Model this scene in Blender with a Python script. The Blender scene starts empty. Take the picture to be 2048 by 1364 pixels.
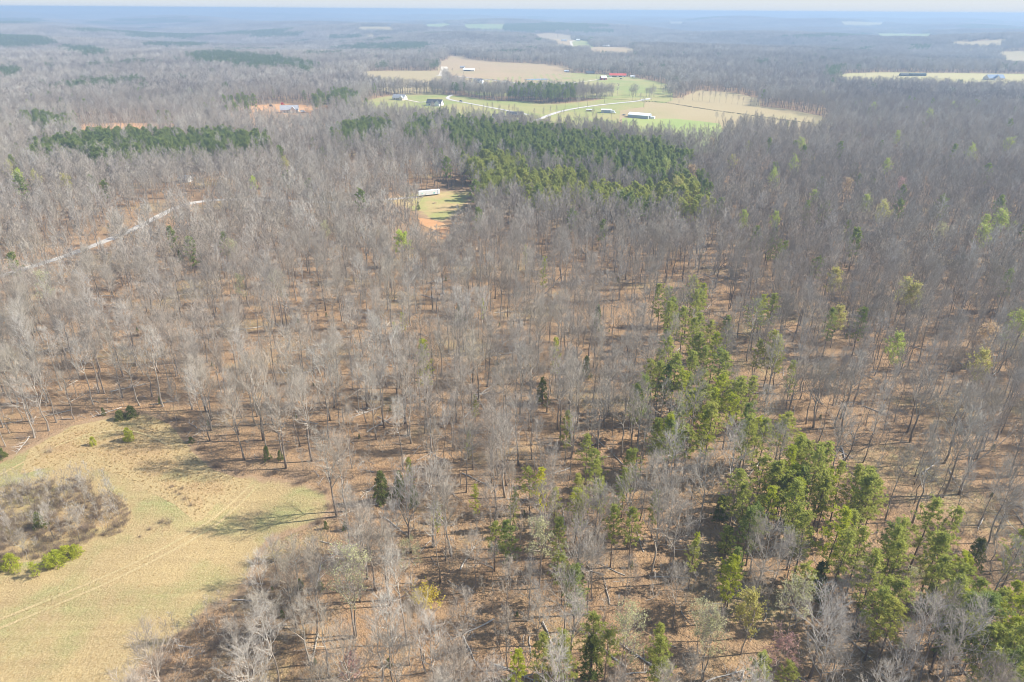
import bpy, math, random
import numpy as np
from mathutils import Vector, Matrix
from mathutils.geometry import delaunay_2d_cdt

R = math.radians
sc = bpy.context.scene
col = sc.collection
PI = math.pi

# ------------------------------------------------------------------ camera
CAM_H = 120.0
PITCH, ROLL = R(25.9), R(0.40)
FPX = 1365.0                     # focal length in pixels of the 2048 px wide photograph
cam_d = bpy.data.cameras.new('camera')
cam = bpy.data.objects.new('camera', cam_d)
col.objects.link(cam)
cam_d.sensor_width = 36.0
cam_d.lens = 36.0 * FPX / 2048
cam_d.clip_start, cam_d.clip_end = 0.5, 90000
MROT = Matrix.Rotation(PI / 2 - PITCH, 3, 'X') @ Matrix.Rotation(ROLL, 3, 'Z')
cam.matrix_world = Matrix.Translation((0, 0, CAM_H)) @ MROT.to_4x4()
sc.camera = cam
MR = np.array(MROT)

# ------------------------------------------------------------------ sky, sun, exposure
SUN_EL, SUN_AZ = R(40), R(5)     # azimuth measured from +X towards +Y
world = bpy.data.worlds.new('World')
sc.world = world
world.use_nodes = True
wn = world.node_tree
sky = wn.nodes.new('ShaderNodeTexSky')
sky.sky_type = 'NISHITA'
sky.sun_disc = False
sky.sun_elevation = SUN_EL
sky.sun_rotation = PI / 2 - SUN_AZ
sky.air_density, sky.dust_density, sky.ozone_density = 1.0, 0.4, 1.0
tint = wn.nodes.new('ShaderNodeMix'); tint.data_type = 'RGBA'; tint.blend_type = 'MULTIPLY'
tint.inputs[0].default_value = 1.0
tint.inputs[7].default_value = (.99, .97, .94, 1)
wn.links.new(sky.outputs[0], tint.inputs[6])
# the pale hazy band of sky just above the horizon
tcw = wn.nodes.new('ShaderNodeTexCoord'); sepw = wn.nodes.new('ShaderNodeSeparateXYZ'); mrw = wn.nodes.new('ShaderNodeMapRange')
mrw.inputs['From Min'].default_value, mrw.inputs['From Max'].default_value = .22, .0
wn.links.new(tcw.outputs['Generated'], sepw.inputs[0]); wn.links.new(sepw.outputs['Z'], mrw.inputs['Value'])
pale = wn.nodes.new('ShaderNodeMix'); pale.data_type = 'RGBA'
pale.inputs[7].default_value = (2.95, 3.2, 3.5, 1)
wn.links.new(mrw.outputs[0], pale.inputs[0]); wn.links.new(tint.outputs[2], pale.inputs[6])
wn.links.new(pale.outputs[2], wn.nodes['Background'].inputs[0])
wn.nodes['Background'].inputs[1].default_value = 0.12
sun_d = bpy.data.lights.new('sun', 'SUN')
sun_d.energy, sun_d.angle, sun_d.color = 5.0, R(0.53), (1.0, 0.95, 0.87)
sun = bpy.data.objects.new('sun', sun_d)
col.objects.link(sun)
sdir = Vector((math.cos(SUN_EL) * math.cos(SUN_AZ), math.cos(SUN_EL) * math.sin(SUN_AZ), math.sin(SUN_EL)))
sun.rotation_euler = sdir.to_track_quat('Z', 'Y').to_euler()
sun.location = (200, 0, 200)
sc.view_settings.view_transform = 'Standard'
sc.view_settings.look = 'None'
sc.view_settings.exposure = 1.03
sc.view_settings.gamma = 1.0
sc.cycles.max_bounces = 6
sc.cycles.diffuse_bounces = 2
sc.cycles.glossy_bounces = 1
sc.cycles.transmission_bounces = 2
sc.cycles.volume_bounces = 1
sc.cycles.filter_width = 1.0
sc.cycles.use_denoising = True
sc.cycles.denoiser = 'OPENIMAGEDENOISE'
sc.cycles.denoising_input_passes = 'RGB_ALBEDO_NORMAL'
sc.cycles.denoising_prefilter = 'ACCURATE'

# ------------------------------------------------------------------ terrain and projection
def smooth(a, b, x):
    t = np.clip((x - a) / (b - a), 0, 1)
    return t * t * (3 - 2 * t)

def hgt(x, y):
    x = np.asarray(x, float); y = np.asarray(y, float)
    d = np.hypot(x, y)
    near = 0.9 * np.sin(x / 47 + 1.3) * np.sin(y / 61 + .4) + 1.0 * np.sin(x / 103 - y / 141 + 2.0)
    near = near * (1 - 0.5 * smooth(700, 1200, d))
    far = (5.5 * np.sin(x / 290 + y / 410 + 1) + 6.5 * np.sin(x / 460 - y / 380 + .5) * np.sin(y / 350 + 2)
           + 7 * np.sin(x / 900 + 2.2) * np.sin(y / 700 + .8))
    far = 2.8 * far * smooth(1450, 3600, d)
    vfar = 17 * np.sin(x / 2100 + 1.7 + y / 5200) * np.sin(y / 1900 + 1.1) * smooth(4500, 9000, d)
    # the shallow draw in the hay field
    gx, gy = x + 67, y - 131
    u = (gx * 0.52 - gy * 0.85); v = (gx * 0.85 + gy * 0.52)
    draw = -1.3 * np.exp(-(v / 11) ** 2) * smooth(-30, -12, u) * (1 - smooth(6, 20, u))
    return near + far + vfar + draw

def proj(x, y, z):
    p = np.stack([np.asarray(x, float), np.asarray(y, float), np.asarray(z, float) - CAM_H], -1) @ MR
    zz = np.where(p[..., 2] < -1e-3, -p[..., 2], 1e-3)
    return 1024 + FPX * p[..., 0] / zz, 682 - FPX * p[..., 1] / zz

def at(px, py, dz=0.0):
    """point dz above the terrain seen at photograph pixel (px, py)"""
    d = MR @ np.array([(px - 1024) / FPX, (682 - py) / FPX, -1.0])
    d = d / np.hypot(d[0], d[1])
    s, prev = 20.0, 20.0
    while s < 40000:
        if CAM_H + d[2] * s < float(hgt(d[0] * s, d[1] * s)) + dz:
            break
        prev = s
        s *= 1.006
    lo, hi = prev, s
    for _ in range(24):
        m = (lo + hi) / 2
        if CAM_H + d[2] * m < float(hgt(d[0] * m, d[1] * m)) + dz: hi = m
        else: lo = m
    x, y = d[0] * hi, d[1] * hi
    return Vector((x, y, float(hgt(x, y))))

def inside(poly, x, y):
    poly = np.asarray(poly, float)
    r = np.zeros(np.shape(x), bool)
    n = len(poly)
    bb = (x >= poly[:, 0].min()) & (x <= poly[:, 0].max()) & (y >= poly[:, 1].min()) & (y <= poly[:, 1].max())
    if not bb.any(): return r
    xs, ys = x[bb], y[bb]
    c = np.zeros(xs.shape, bool)
    j = n - 1
    for i in range(n):
        xi, yi = poly[i]; xj, yj = poly[j]
        if yi != yj:
            c ^= ((yi > ys) != (yj > ys)) & (xs < (xj - xi) * (ys - yi) / (yj - yi) + xi)
        j = i
    r[bb] = c
    return r

# ------------------------------------------------------------------ object helpers
def tag(o, label=None, cat=None, group=None, kind=None):
    if label: o['label'] = label
    if cat: o['category'] = cat
    if group: o['group'] = group
    if kind: o['kind'] = kind
    return o

def empty(name, loc, rz=0.0, s=1.0):
    o = bpy.data.objects.new(name, None)
    col.objects.link(o)
    o.location = loc
    o.rotation_euler = (0, 0, rz)
    o.scale = (s, s, s)
    o.empty_display_size = 0.5
    return o

def child(name, mesh, parent):
    o = bpy.data.objects.new(name, mesh)
    col.objects.link(o)
    if parent is not None: o.parent = parent
    return o

class MB:
    """collects faces for ONE mesh"""
    def __init__(self):
        self.v, self.f, self.m = [], [], []
    def tube(self, pts, rad, n=5, mat=0, cap=True):
        v, f, m = self.v, self.f, self.m
        base = len(v)
        k = len(pts)
        for i in range(k):
            a = pts[max(i - 1, 0)]; b = pts[min(i + 1, k - 1)]
            d = (b - a)
            if d.length < 1e-6: d = Vector((0, 0, 1))
            d.normalize()
            u = d.cross(Vector((0.31, 0.95, 0.02)) if abs(d.y) < .9 else Vector((1, 0, 0)))
            u.normalize()
            w = d.cross(u)
            r = rad[i]; p = pts[i]
            for j in range(n):
                t = 2 * PI * j / n
                q = p + u * (r * math.cos(t)) + w * (r * math.sin(t))
                v.append((q.x, q.y, q.z))
        for i in range(k - 1):
            for j in range(n):
                a = base + i * n + j; b = base + i * n + (j + 1) % n
                f.append((a, b, b + n, a + n)); m.append(mat)
        if cap:
            f.append(tuple(base + (k - 1) * n + j for j in range(n))); m.append(mat)
            f.append(tuple(base + n - 1 - j for j in range(n))); m.append(mat)
    def spike(self, p, q, r, mat=0):
        d = q - p
        u = d.cross(Vector((0.3, 0.2, 1.0)) if abs(d.z) < .8 * d.length else Vector((1, 0.1, 0)))
        u.normalize()
        w = d.cross(u); w.normalize()
        b = len(self.v)
        for t in (0, 2.094, 4.189):
            c = p + u * (r * math.cos(t)) + w * (r * math.sin(t))
            self.v.append((c.x, c.y, c.z))
        self.v.append((q.x, q.y, q.z))
        self.f += [(b, b + 1, b + 3), (b + 1, b + 2, b + 3), (b + 2, b, b + 3)]
        self.m += [mat] * 3
    def blade(self, p, d, ln, wd, mat=0):
        """one leaf-sized face"""
        u = d.cross(Vector((random.uniform(-1, 1), random.uniform(-1, 1), random.uniform(-1, 1))))
        if u.length < 1e-4: u = Vector((1, 0, 0))
        u.normalize()
        b = len(self.v)
        m_ = p + d * (ln * .45)
        for q in (p, m_ + u * wd * .5, p + d * ln, m_ - u * wd * .5):
            self.v.append((q.x, q.y, q.z))
        self.f.append((b, b + 1, b + 2, b + 3)); self.m.append(mat)
    def box(self, x0, y0, z0, x1, y1, z1, mat=0):
        b = len(self.v)
        self.v += [(x0, y0, z0), (x1, y0, z0), (x1, y1, z0), (x0, y1, z0), (x0, y0, z1), (x1, y0, z1), (x1, y1, z1), (x0, y1, z1)]
        self.f += [tuple(b + i for i in q) for q in ((0, 3, 2, 1), (4, 5, 6, 7), (0, 1, 5, 4), (1, 2, 6, 5), (2, 3, 7, 6), (3, 0, 4, 7))]
        self.m += [mat] * 6
    def poly(self, pts, mat=0):
        b = len(self.v)
        self.v += [tuple(p) for p in pts]
        self.f.append(tuple(range(b, b + len(pts)))); self.m.append(mat)
    def join(self, o, M=None, mat_off=0):
        b = len(self.v)
        if M is None: self.v += o.v
        else:
            a = np.array(o.v) @ np.array(M.to_3x3()).T + np.array(M.translation)
            self.v += [tuple(q) for q in a.tolist()]
        self.f += [tuple(i + b for i in q) for q in o.f]
        self.m += [i + mat_off for i in o.m]
    def mesh(self, name, mats, smooth_shade=False):
        me = bpy.data.meshes.new(name)
        me.from_pydata(self.v, [], self.f)
        for m in mats: me.materials.append(m)
        if len(mats) > 1: me.polygons.foreach_set('material_index', self.m)
        if smooth_shade: me.polygons.foreach_set('use_smooth', [True] * len(me.polygons))
        me.update()
        return me
    def build(self, name, mats, parent=None, smooth_shade=False):
        return child(name, self.mesh(name, mats if isinstance(mats, (list, tuple)) else [mats], smooth_shade), parent)

# ------------------------------------------------------------------ materials
class NT:
    def __init__(self, name):
        self.mat = bpy.data.materials.new(name)
        self.mat.use_nodes = True
        self.t = self.mat.node_tree
        self.b = self.t.nodes['Principled BSDF']
        self.b.inputs['Roughness'].default_value = 0.9
        self.b.inputs['Specular IOR Level'].default_value = 0.15
    def n(self, typ, **kw):
        x = self.t.nodes.new(typ)
        for k, v in kw.items(): setattr(x, k, v)
        return x
    def l(self, a, b): self.t.links.new(a, b)
    def val(self, inp, v):
        if hasattr(v, 'is_output') or hasattr(v, 'links') and not isinstance(v, (float, int)):
            self.l(v, inp)
        else: inp.default_value = v
    def pos(self): return self.n('ShaderNodeNewGeometry').outputs['Position']
    def mapped(self, vec, scale=(1, 1, 1), rot=0.0):
        m = self.n('ShaderNodeMapping')
        m.inputs['Scale'].default_value = scale
        m.inputs['Rotation'].default_value = (0, 0, rot)
        self.l(vec, m.inputs['Vector'])
        return m.outputs[0]
    def noise(self, vec, scale, detail=3, rough=.55, lo=.35, hi=.65):
        x = self.n('ShaderNodeTexNoise')
        x.inputs['Scale'].default_value = scale
        x.inputs['Detail'].default_value = detail
        x.inputs['Roughness'].default_value = rough
        self.l(vec, x.inputs['Vector'])
        r = self.n('ShaderNodeMapRange')
        r.inputs['From Min'].default_value = lo
        r.inputs['From Max'].default_value = hi
        self.l(x.outputs['Fac'], r.inputs['Value'])
        return r.outputs[0]
    def mix(self, fac, a, b, blend='MIX'):
        x = self.n('ShaderNodeMix', data_type='RGBA', blend_type=blend)
        for s, v in ((x.inputs[0], fac), (x.inputs[6], a), (x.inputs[7], b)):
            if isinstance(v, tuple): s.default_value = (*v, 1)
            elif isinstance(v, (int, float)): s.default_value = v
            else: self.l(v, s)
        return x.outputs[2]
    def math(self, op, a, b=0.0):
        x = self.n('ShaderNodeMath', operation=op)
        for s, v in ((x.inputs[0], a), (x.inputs[1], b)):
            if isinstance(v, (int, float)): s.default_value = v
            else: self.l(v, s)
        return x.outputs[0]
    def color(self, c):
        if isinstance(c, tuple): self.b.inputs['Base Color'].default_value = (*c, 1)
        else: self.l(c, self.b.inputs['Base Color'])
    def bump(self, h, strength=.5, dist=.3):
        x = self.n('ShaderNodeBump')
        x.inputs['Strength'].default_value = strength
        x.inputs['Distance'].default_value = dist
        self.l(h, x.inputs['Height'])
        self.l(x.outputs[0], self.b.inputs['Normal'])

def plain(name, c, rough=.7, spec=.2, var=.12, scale=.6):
    t = NT(name)
    f = t.noise(t.n('ShaderNodeTexCoord').outputs['Object'], scale, 4)
    t.color(t.mix(f, tuple(k * (1 - var) for k in c), tuple(min(1, k * (1 + var)) for k in c)))
    t.b.inputs['Roughness'].default_value = rough
    t.b.inputs['Specular IOR Level'].default_value = spec
    return t.mat

def bark_mat(name, cols, tintf=.5):
    """bark colour differs from tree to tree and, gently, from one part of the wood to another"""
    t = NT(name)
    oi = t.n('ShaderNodeObjectInfo')
    ramp = t.n('ShaderNodeValToRGB')
    e = ramp.color_ramp.elements
    e[0].position, e[0].color = 0, (*cols[0], 1)
    e[1].position, e[1].color = 1, (*cols[-1], 1)
    for i, c in enumerate(cols[1:-1]):
        q = e.new((i + 1) / (len(cols) - 1)); q.color = (*c, 1)
    t.l(oi.outputs['Random'], ramp.inputs[0])
    reg = t.noise(oi.outputs['Location'], .011, 2, .5, .38, .62)
    reg2 = t.noise(oi.outputs['Location'], .034, 2, .5, .45, .7)
    c = t.mix(t.math('MULTIPLY', reg, tintf), ramp.outputs[0], (0.31, .225, .17))
    c = t.mix(t.math('MULTIPLY', reg2, tintf * .6), c, (.30, .275, .16))
    big = t.noise(oi.outputs['Location'], .0023, 3, .6, .40, .62)
    c = t.mix(t.math('MULTIPLY', big, .62), c, t.mix(.62, c, (.09, .07, .06)))
    big2 = t.noise(oi.outputs['Location'], .0051, 3, .6, .48, .66)
    c = t.mix(t.math('MULTIPLY', big2, .45), c, (.49, .435, .36))
    f = t.noise(t.n('ShaderNodeTexCoord').outputs['Object'], 1.7, 3)
    c = t.mix(t.math('MULTIPLY', f, .45), c, t.mix(.5, c, (.10, .075, .055)))
    t.color(c)
    return t.mat

def leaf_mat(name, cols, transl=.35):
    t = NT(name)
    oi = t.n('ShaderNodeObjectInfo')
    ramp = t.n('ShaderNodeValToRGB')
    e = ramp.color_ramp.elements
    e[0].position, e[0].color = 0, (*cols[0], 1)
    e[1].position, e[1].color = 1, (*cols[-1], 1)
    for i, c in enumerate(cols[1:-1]):
        q = e.new((i + 1) / (len(cols) - 1)); q.color = (*c, 1)
    t.l(oi.outputs['Random'], ramp.inputs[0])
    tc = t.n('ShaderNodeTexCoord').outputs['Object']
    f = t.noise(tc, .9, 3)
    c = t.mix(t.math('MULTIPLY', f, .5), ramp.outputs[0], t.mix(.4, ramp.outputs[0], (.26, .22, .05)))
    t.color(c)
    tr = t.n('ShaderNodeBsdfTranslucent')
    t.l(c, tr.inputs['Color'])
    ms = t.n('ShaderNodeMixShader')
    ms.inputs[0].default_value = transl
    t.l(t.b.outputs[0], ms.inputs[1]); t.l(tr.outputs[0], ms.inputs[2])
    t.l(ms.outputs[0], t.t.nodes['Material Output'].inputs['Surface'])
    return t.mat

M = {}
M['trunk'] = bark_mat('bark', [(.17, .135, .105), (.26, .215, .175), (.36, .32, .27), (.20, .16, .13)], .3)
M['twig'] = bark_mat('twigs', [(.355, .302, .24), (.475, .425, .35), (.40, .34, .265), (.57, .525, .455), (.385, .335, .255)], .26)
M['snag'] = plain('weathered_wood', (.40, .36, .31), var=.25)
M['pinebark'] = bark_mat('pine_bark', [(.12, .085, .065), (.20, .14, .105)], .1)
M['needle'] = leaf_mat('pine_needles', [(.36, .40, .095), (.45, .465, .11), (.39, .42, .105), (.50, .49, .12)], .56)
M['needle_dark'] = leaf_mat('dark_pine_needles', [(.24, .31, .09), (.31, .36, .10), (.27, .325, .09)], .5)
M['needle_far'] = leaf_mat('far_pine_needles', [(.10, .155, .05), (.13, .18, .055)], .35)
M['needle_lime'] = leaf_mat('young_pine_needles', [(.44, .48, .05), (.5, .52, .055)], .5)
M['needle_yellow'] = leaf_mat('yellow_pine_needles', [(.68, .64, .06), (.7, .65, .07)], .5)
M['cedar'] = leaf_mat('cedar_foliage', [(.12, .16, .04), (.16, .19, .05)], .4)
M['bud_lime'] = leaf_mat('lime_spring_leaves', [(.46, .52, .13), (.52, .57, .16)], .55)
M['bud_bright'] = leaf_mat('bright_lime_leaves', [(.62, .70, .13), (.64, .72, .14)], .55)
M['bud_gold'] = leaf_mat('golden_blossom', [(.85, .68, .10), (.82, .68, .13)], .5)
M['bud_yellow'] = leaf_mat('yellow_spring_buds', [(.56, .50, .16), (.55, .52, .2)], .55)
M['bud_orange'] = leaf_mat('orange_spring_buds', [(.60, .42, .25), (.58, .45, .28)], .55)
M['bud_red'] = leaf_mat('red_spring_buds', [(.58, .33, .30), (.6, .37, .34)], .55)
M['bud_olive'] = leaf_mat('pale_olive_buds', [(.54, .52, .28), (.57, .55, .32)], .55)
M['brush'] = bark_mat('brush_twigs', [(.20, .14, .10), (.29, .215, .16), (.24, .18, .11)], .25)
M['grassblade'] = plain('dry_grass_blades', (.40, .28, .115), var=.25, scale=.2)

def ground_mat():
    t = NT('leaf_litter')
    p = t.pos()
    a = t.noise(p, .045, 4, .6, .36, .64)
    b = t.noise(p, .35, 4, .65, .33, .67)
    c_ = t.noise(p, 1.7, 3, .7, .3, .7)
    c = t.mix(a, (.325, .187, .088), (.25, .172, .098))
    c = t.mix(b, c, (.375, .232, .118))
    c = t.mix(t.math('MULTIPLY', t.noise(p, .11, 4, .65, .5, .68), .55), c, (.175, .12, .08))
    c = t.mix(t.math('MULTIPLY', t.noise(p, .9, 4, .7, .5, .72), .7), c, (.13, .085, .055))
    gr = t.math('MULTIPLY', t.noise(p, .028, 3, .55, .54, .70), t.noise(p, .5, 3, .6, .35, .6))
    c = t.mix(t.math('MULTIPLY', gr, .75), c, (.33, .285, .125))
    c = t.mix(t.math('MULTIPLY', t.noise(p, 3.2, 2, .7, .42, .75), .35), c, (.42, .325, .22))
    t.color(c)
    t.bump(c_, .9, .3)
    return t.mat
M['ground'] = ground_mat()

def field_mat(name, base, green, dry, gsc=.03, gth=(.5, .66), streak=0.0, ssc=(.05, 1.1, 1), sw=.5, edge=True, dark=(.25, .17, .08), damt=.35):
    t = NT(name)
    p = t.pos()
    c = t.mix(t.noise(p, gsc * 2.3, 4, .6, .35, .65), base, dry)
    c = t.mix(t.math('MULTIPLY', t.noise(p, gsc, 4, .6, *gth), .9), c, green)
    st = t.noise(t.mapped(p, ssc, streak), 1.0, 4, .65, .3, .7)
    c = t.mix(t.math('MULTIPLY', st, sw), c, t.mix(.6, c, dark))
    sp = t.noise(p, .8, 5, .75, .5, .75)
    c = t.mix(t.math('MULTIPLY', sp, damt), c, dark)
    c = t.mix(t.math('MULTIPLY', t.noise(p, 2.6, 3, .7, .45, .75), .35), c, (.66, .55, .33))
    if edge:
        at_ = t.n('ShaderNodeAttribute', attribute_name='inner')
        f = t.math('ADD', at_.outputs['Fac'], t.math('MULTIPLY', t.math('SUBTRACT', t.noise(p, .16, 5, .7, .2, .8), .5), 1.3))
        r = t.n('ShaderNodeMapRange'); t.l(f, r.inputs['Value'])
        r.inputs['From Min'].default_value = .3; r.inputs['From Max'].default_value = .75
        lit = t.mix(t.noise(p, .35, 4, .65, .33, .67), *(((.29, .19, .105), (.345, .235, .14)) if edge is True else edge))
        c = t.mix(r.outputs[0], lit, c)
    t.color(c)
    t.bump(t.noise(p, 1.3, 4, .75, .2, .8), .8, .3)
    return t.mat
HAY_A = R(-38)
M['hay'] = field_mat('mown_hay', (.43, .315, .145), (.245, .265, .095), (.36, .26, .125), .045, (.47, .64), HAY_A, (.016, .55, 1), .85, dark=(.24, .165, .075), damt=.55)
M['rough'] = field_mat('rough_dry_grass', (.42, .30, .14), (.29, .275, .11), (.34, .22, .105), .05, (.5, .7), R(20), (.2, .5, 1), .4, edge=((.42, .32, .16), (.36, .26, .125)), damt=.55)
M['pasture'] = field_mat('pasture_grass', (.285, .285, .09), (.20, .255, .06), (.32, .27, .11), .012, (.42, .62), 0, (.02, .15, 1), .2, edge=False, damt=.15)
M['bright'] = field_mat('spring_grass', (.26, .325, .085), (.22, .30, .07), (.31, .32, .10), .012, (.4, .6), 0, (.02, .15, 1), .1, edge=False, damt=.1)
M['crop'] = field_mat('crop_stubble', (.36, .255, .14), (.32, .26, .125), (.38, .265, .15), .006, (.5, .7), R(12), (.01, .12, 1), .3, edge=False, damt=.1)
M['tan'] = field_mat('tan_stubble', (.35, .27, .135), (.30, .265, .115), (.365, .285, .15), .006, (.5, .7), R(-10), (.01, .12, 1), .3, edge=False, damt=.1)
M['yellowfield'] = field_mat('pale_yellow_grass', (.40, .35, .14), (.34, .335, .115), (.40, .335, .155), .006, (.5, .7), R(-10), (.01, .12, 1), .2, edge=False, damt=.05)
M['clay'] = field_mat('bare_clay', (.52, .26, .115), (.55, .37, .20), (.48, .235, .10), .08, (.5, .7), R(60), (.1, .5, 1), .3, edge=False, damt=.15)
M['clearing'] = field_mat('clearing_grass', (.45, .33, .15), (.28, .30, .085), (.40, .28, .13), .045, (.42, .58), R(20), (.2, .5, 1), .3, damt=.3)
M['gravel'] = plain('gravel', (.44, .40, .35), .95, .1, .25, .8)
M['asphalt'] = plain('pale_asphalt', (.52, .48, .44), .9, .15, .12, .1)
M['lane'] = plain('gravel_lane', (.62, .54, .43), .95, .1, .15, .3)
M['water'] = plain('pond_water', (.10, .16, .24), .08, .5, .1, .05)

# ------------------------------------------------------------------ the ground
def build_ground():
    rr = [2.0]
    while rr[-1] < 45000: rr.append(rr[-1] * 1.028 + .05)
    th = np.concatenate([np.arange(-180, -55, 5.0), np.arange(-55, 55, .7), np.arange(55, 180, 5.0)])
    th = np.radians(th) + PI / 2
    r = np.array(rr)
    X = r[:, None] * np.cos(th)[None]; Y = r[:, None] * np.sin(th)[None]
    Z = hgt(X, Y)
    v = np.stack([X, Y, Z], -1).reshape(-1, 3)
    n, m = X.shape
    c = len(v)
    v = np.vstack([v, [[0, 0, float(hgt(0, 0))]]])
    i = np.arange(n - 1)[:, None]; j = np.arange(m)[None]
    a = i * m + j; b = i * m + (j + 1) % m
    f = np.stack([a, a + m, b + m, b], -1).reshape(-1, 4)
    faces = f.tolist() + [[c, k, (k + 1) % m] for k in range(m)]
    me = bpy.data.meshes.new('ground')
    me.from_pydata(v.tolist(), [], faces)
    me.materials.append(M['ground'])
    me.polygons.foreach_set('use_smooth', [True] * len(me.polygons))
    tag(child('ground', me, None), 'brown leaf litter forest floor and rolling ground running to the horizon', 'ground', kind='structure')
    return Z.min(), Z.max()
ZMIN, ZMAX = build_ground()

def segdist(P, A, B):
    d = B - A
    t = np.clip(((P - A) @ d) / max(d @ d, 1e-9), 0, 1)
    return np.linalg.norm(P - (A + t[:, None] * d), axis=1)

def sheet(name, world_poly, mat, step, off, label, cat='field', edge_w=8.0, parent=None):
    """a ground sheet filling a polygon given in metres, following the terrain"""
    P = np.array(world_poly, float)
    b = []
    for i in range(len(P)):
        A, B = P[i], P[(i + 1) % len(P)]
        k = max(1, int(np.linalg.norm(B - A) / step))
        for q in range(k): b.append(A + (B - A) * q / k)
    b = np.array(b)
    xs = np.arange(P[:, 0].min(), P[:, 0].max(), step); ys = np.arange(P[:, 1].min(), P[:, 1].max(), step)
    gx, gy = np.meshgrid(xs, ys)
    gx, gy = gx.ravel(), gy.ravel()
    ok = inside(P, gx, gy)
    g = np.stack([gx[ok], gy[ok]], 1)
    dist = np.full(len(g), 1e9)
    for i in range(len(P)): dist = np.minimum(dist, segdist(g, P[i], P[(i + 1) % len(P)]))
    k = dist > step * .4
    g, dist = g[k], dist[k]
    vin = [Vector(q) for q in b.tolist()] + [Vector(q) for q in g.tolist()]
    nb = len(b)
    res = delaunay_2d_cdt(vin, [(i, (i + 1) % nb) for i in range(nb)], [list(range(nb))], 1, 1e-4)
    vo = np.array([(q.x, q.y) for q in res[0]])
    z = hgt(vo[:, 0], vo[:, 1]) + off
    me = bpy.data.meshes.new(name)
    me.from_pydata(np.column_stack([vo, z]).tolist(), [], [list(f) for f in res[2]])
    dd = np.full(len(vo), 1e9)
    for i in range(len(P)): dd = np.minimum(dd, segdist(vo, P[i], P[(i + 1) % len(P)]))
    at_ = me.attributes.new('inner', 'FLOAT', 'POINT')
    at_.data.foreach_set('value', np.clip(dd / edge_w, 0, 1).astype(np.float32))
    me.materials.append(mat)
    me.polygons.foreach_set('use_smooth', [True] * len(me.polygons))
    for p in me.polygons:
        break
    o = child(name, me, parent)
    if me.polygons and me.polygons[0].normal.z < 0: me.flip_normals()
    tag(o, label, cat, kind='structure')
    return o

def wpoly(pix):
    return [tuple(at(x, y)[:2]) for x, y in pix]

def extend(pix, k=14.0):
    """visible outline of a field -> its outline on the ground: near edges run on under the trees that hide them"""
    cx = sum(p[0] for p in pix) / len(pix)
    P = np.array(pix, float)
    low = ~inside(P, P[:, 0], P[:, 1] + .35); up = ~inside(P, P[:, 0], P[:, 1] - .35)
    w = []
    for i, (x, y) in enumerate(pix):
        p = at(x, y)
        d = math.hypot(p.x, p.y)
        e = min(d * 21.0 / (CAM_H - p.z) * .95, d * .3)
        s = p * ((d - e) / d)
        o_, s_ = (p.x, p.y), (s.x, s.y)
        if low[i] and up[i]: w += [o_, s_] if x > cx else [s_, o_]
        else: w.append(s_ if low[i] else o_)
    return w

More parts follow.
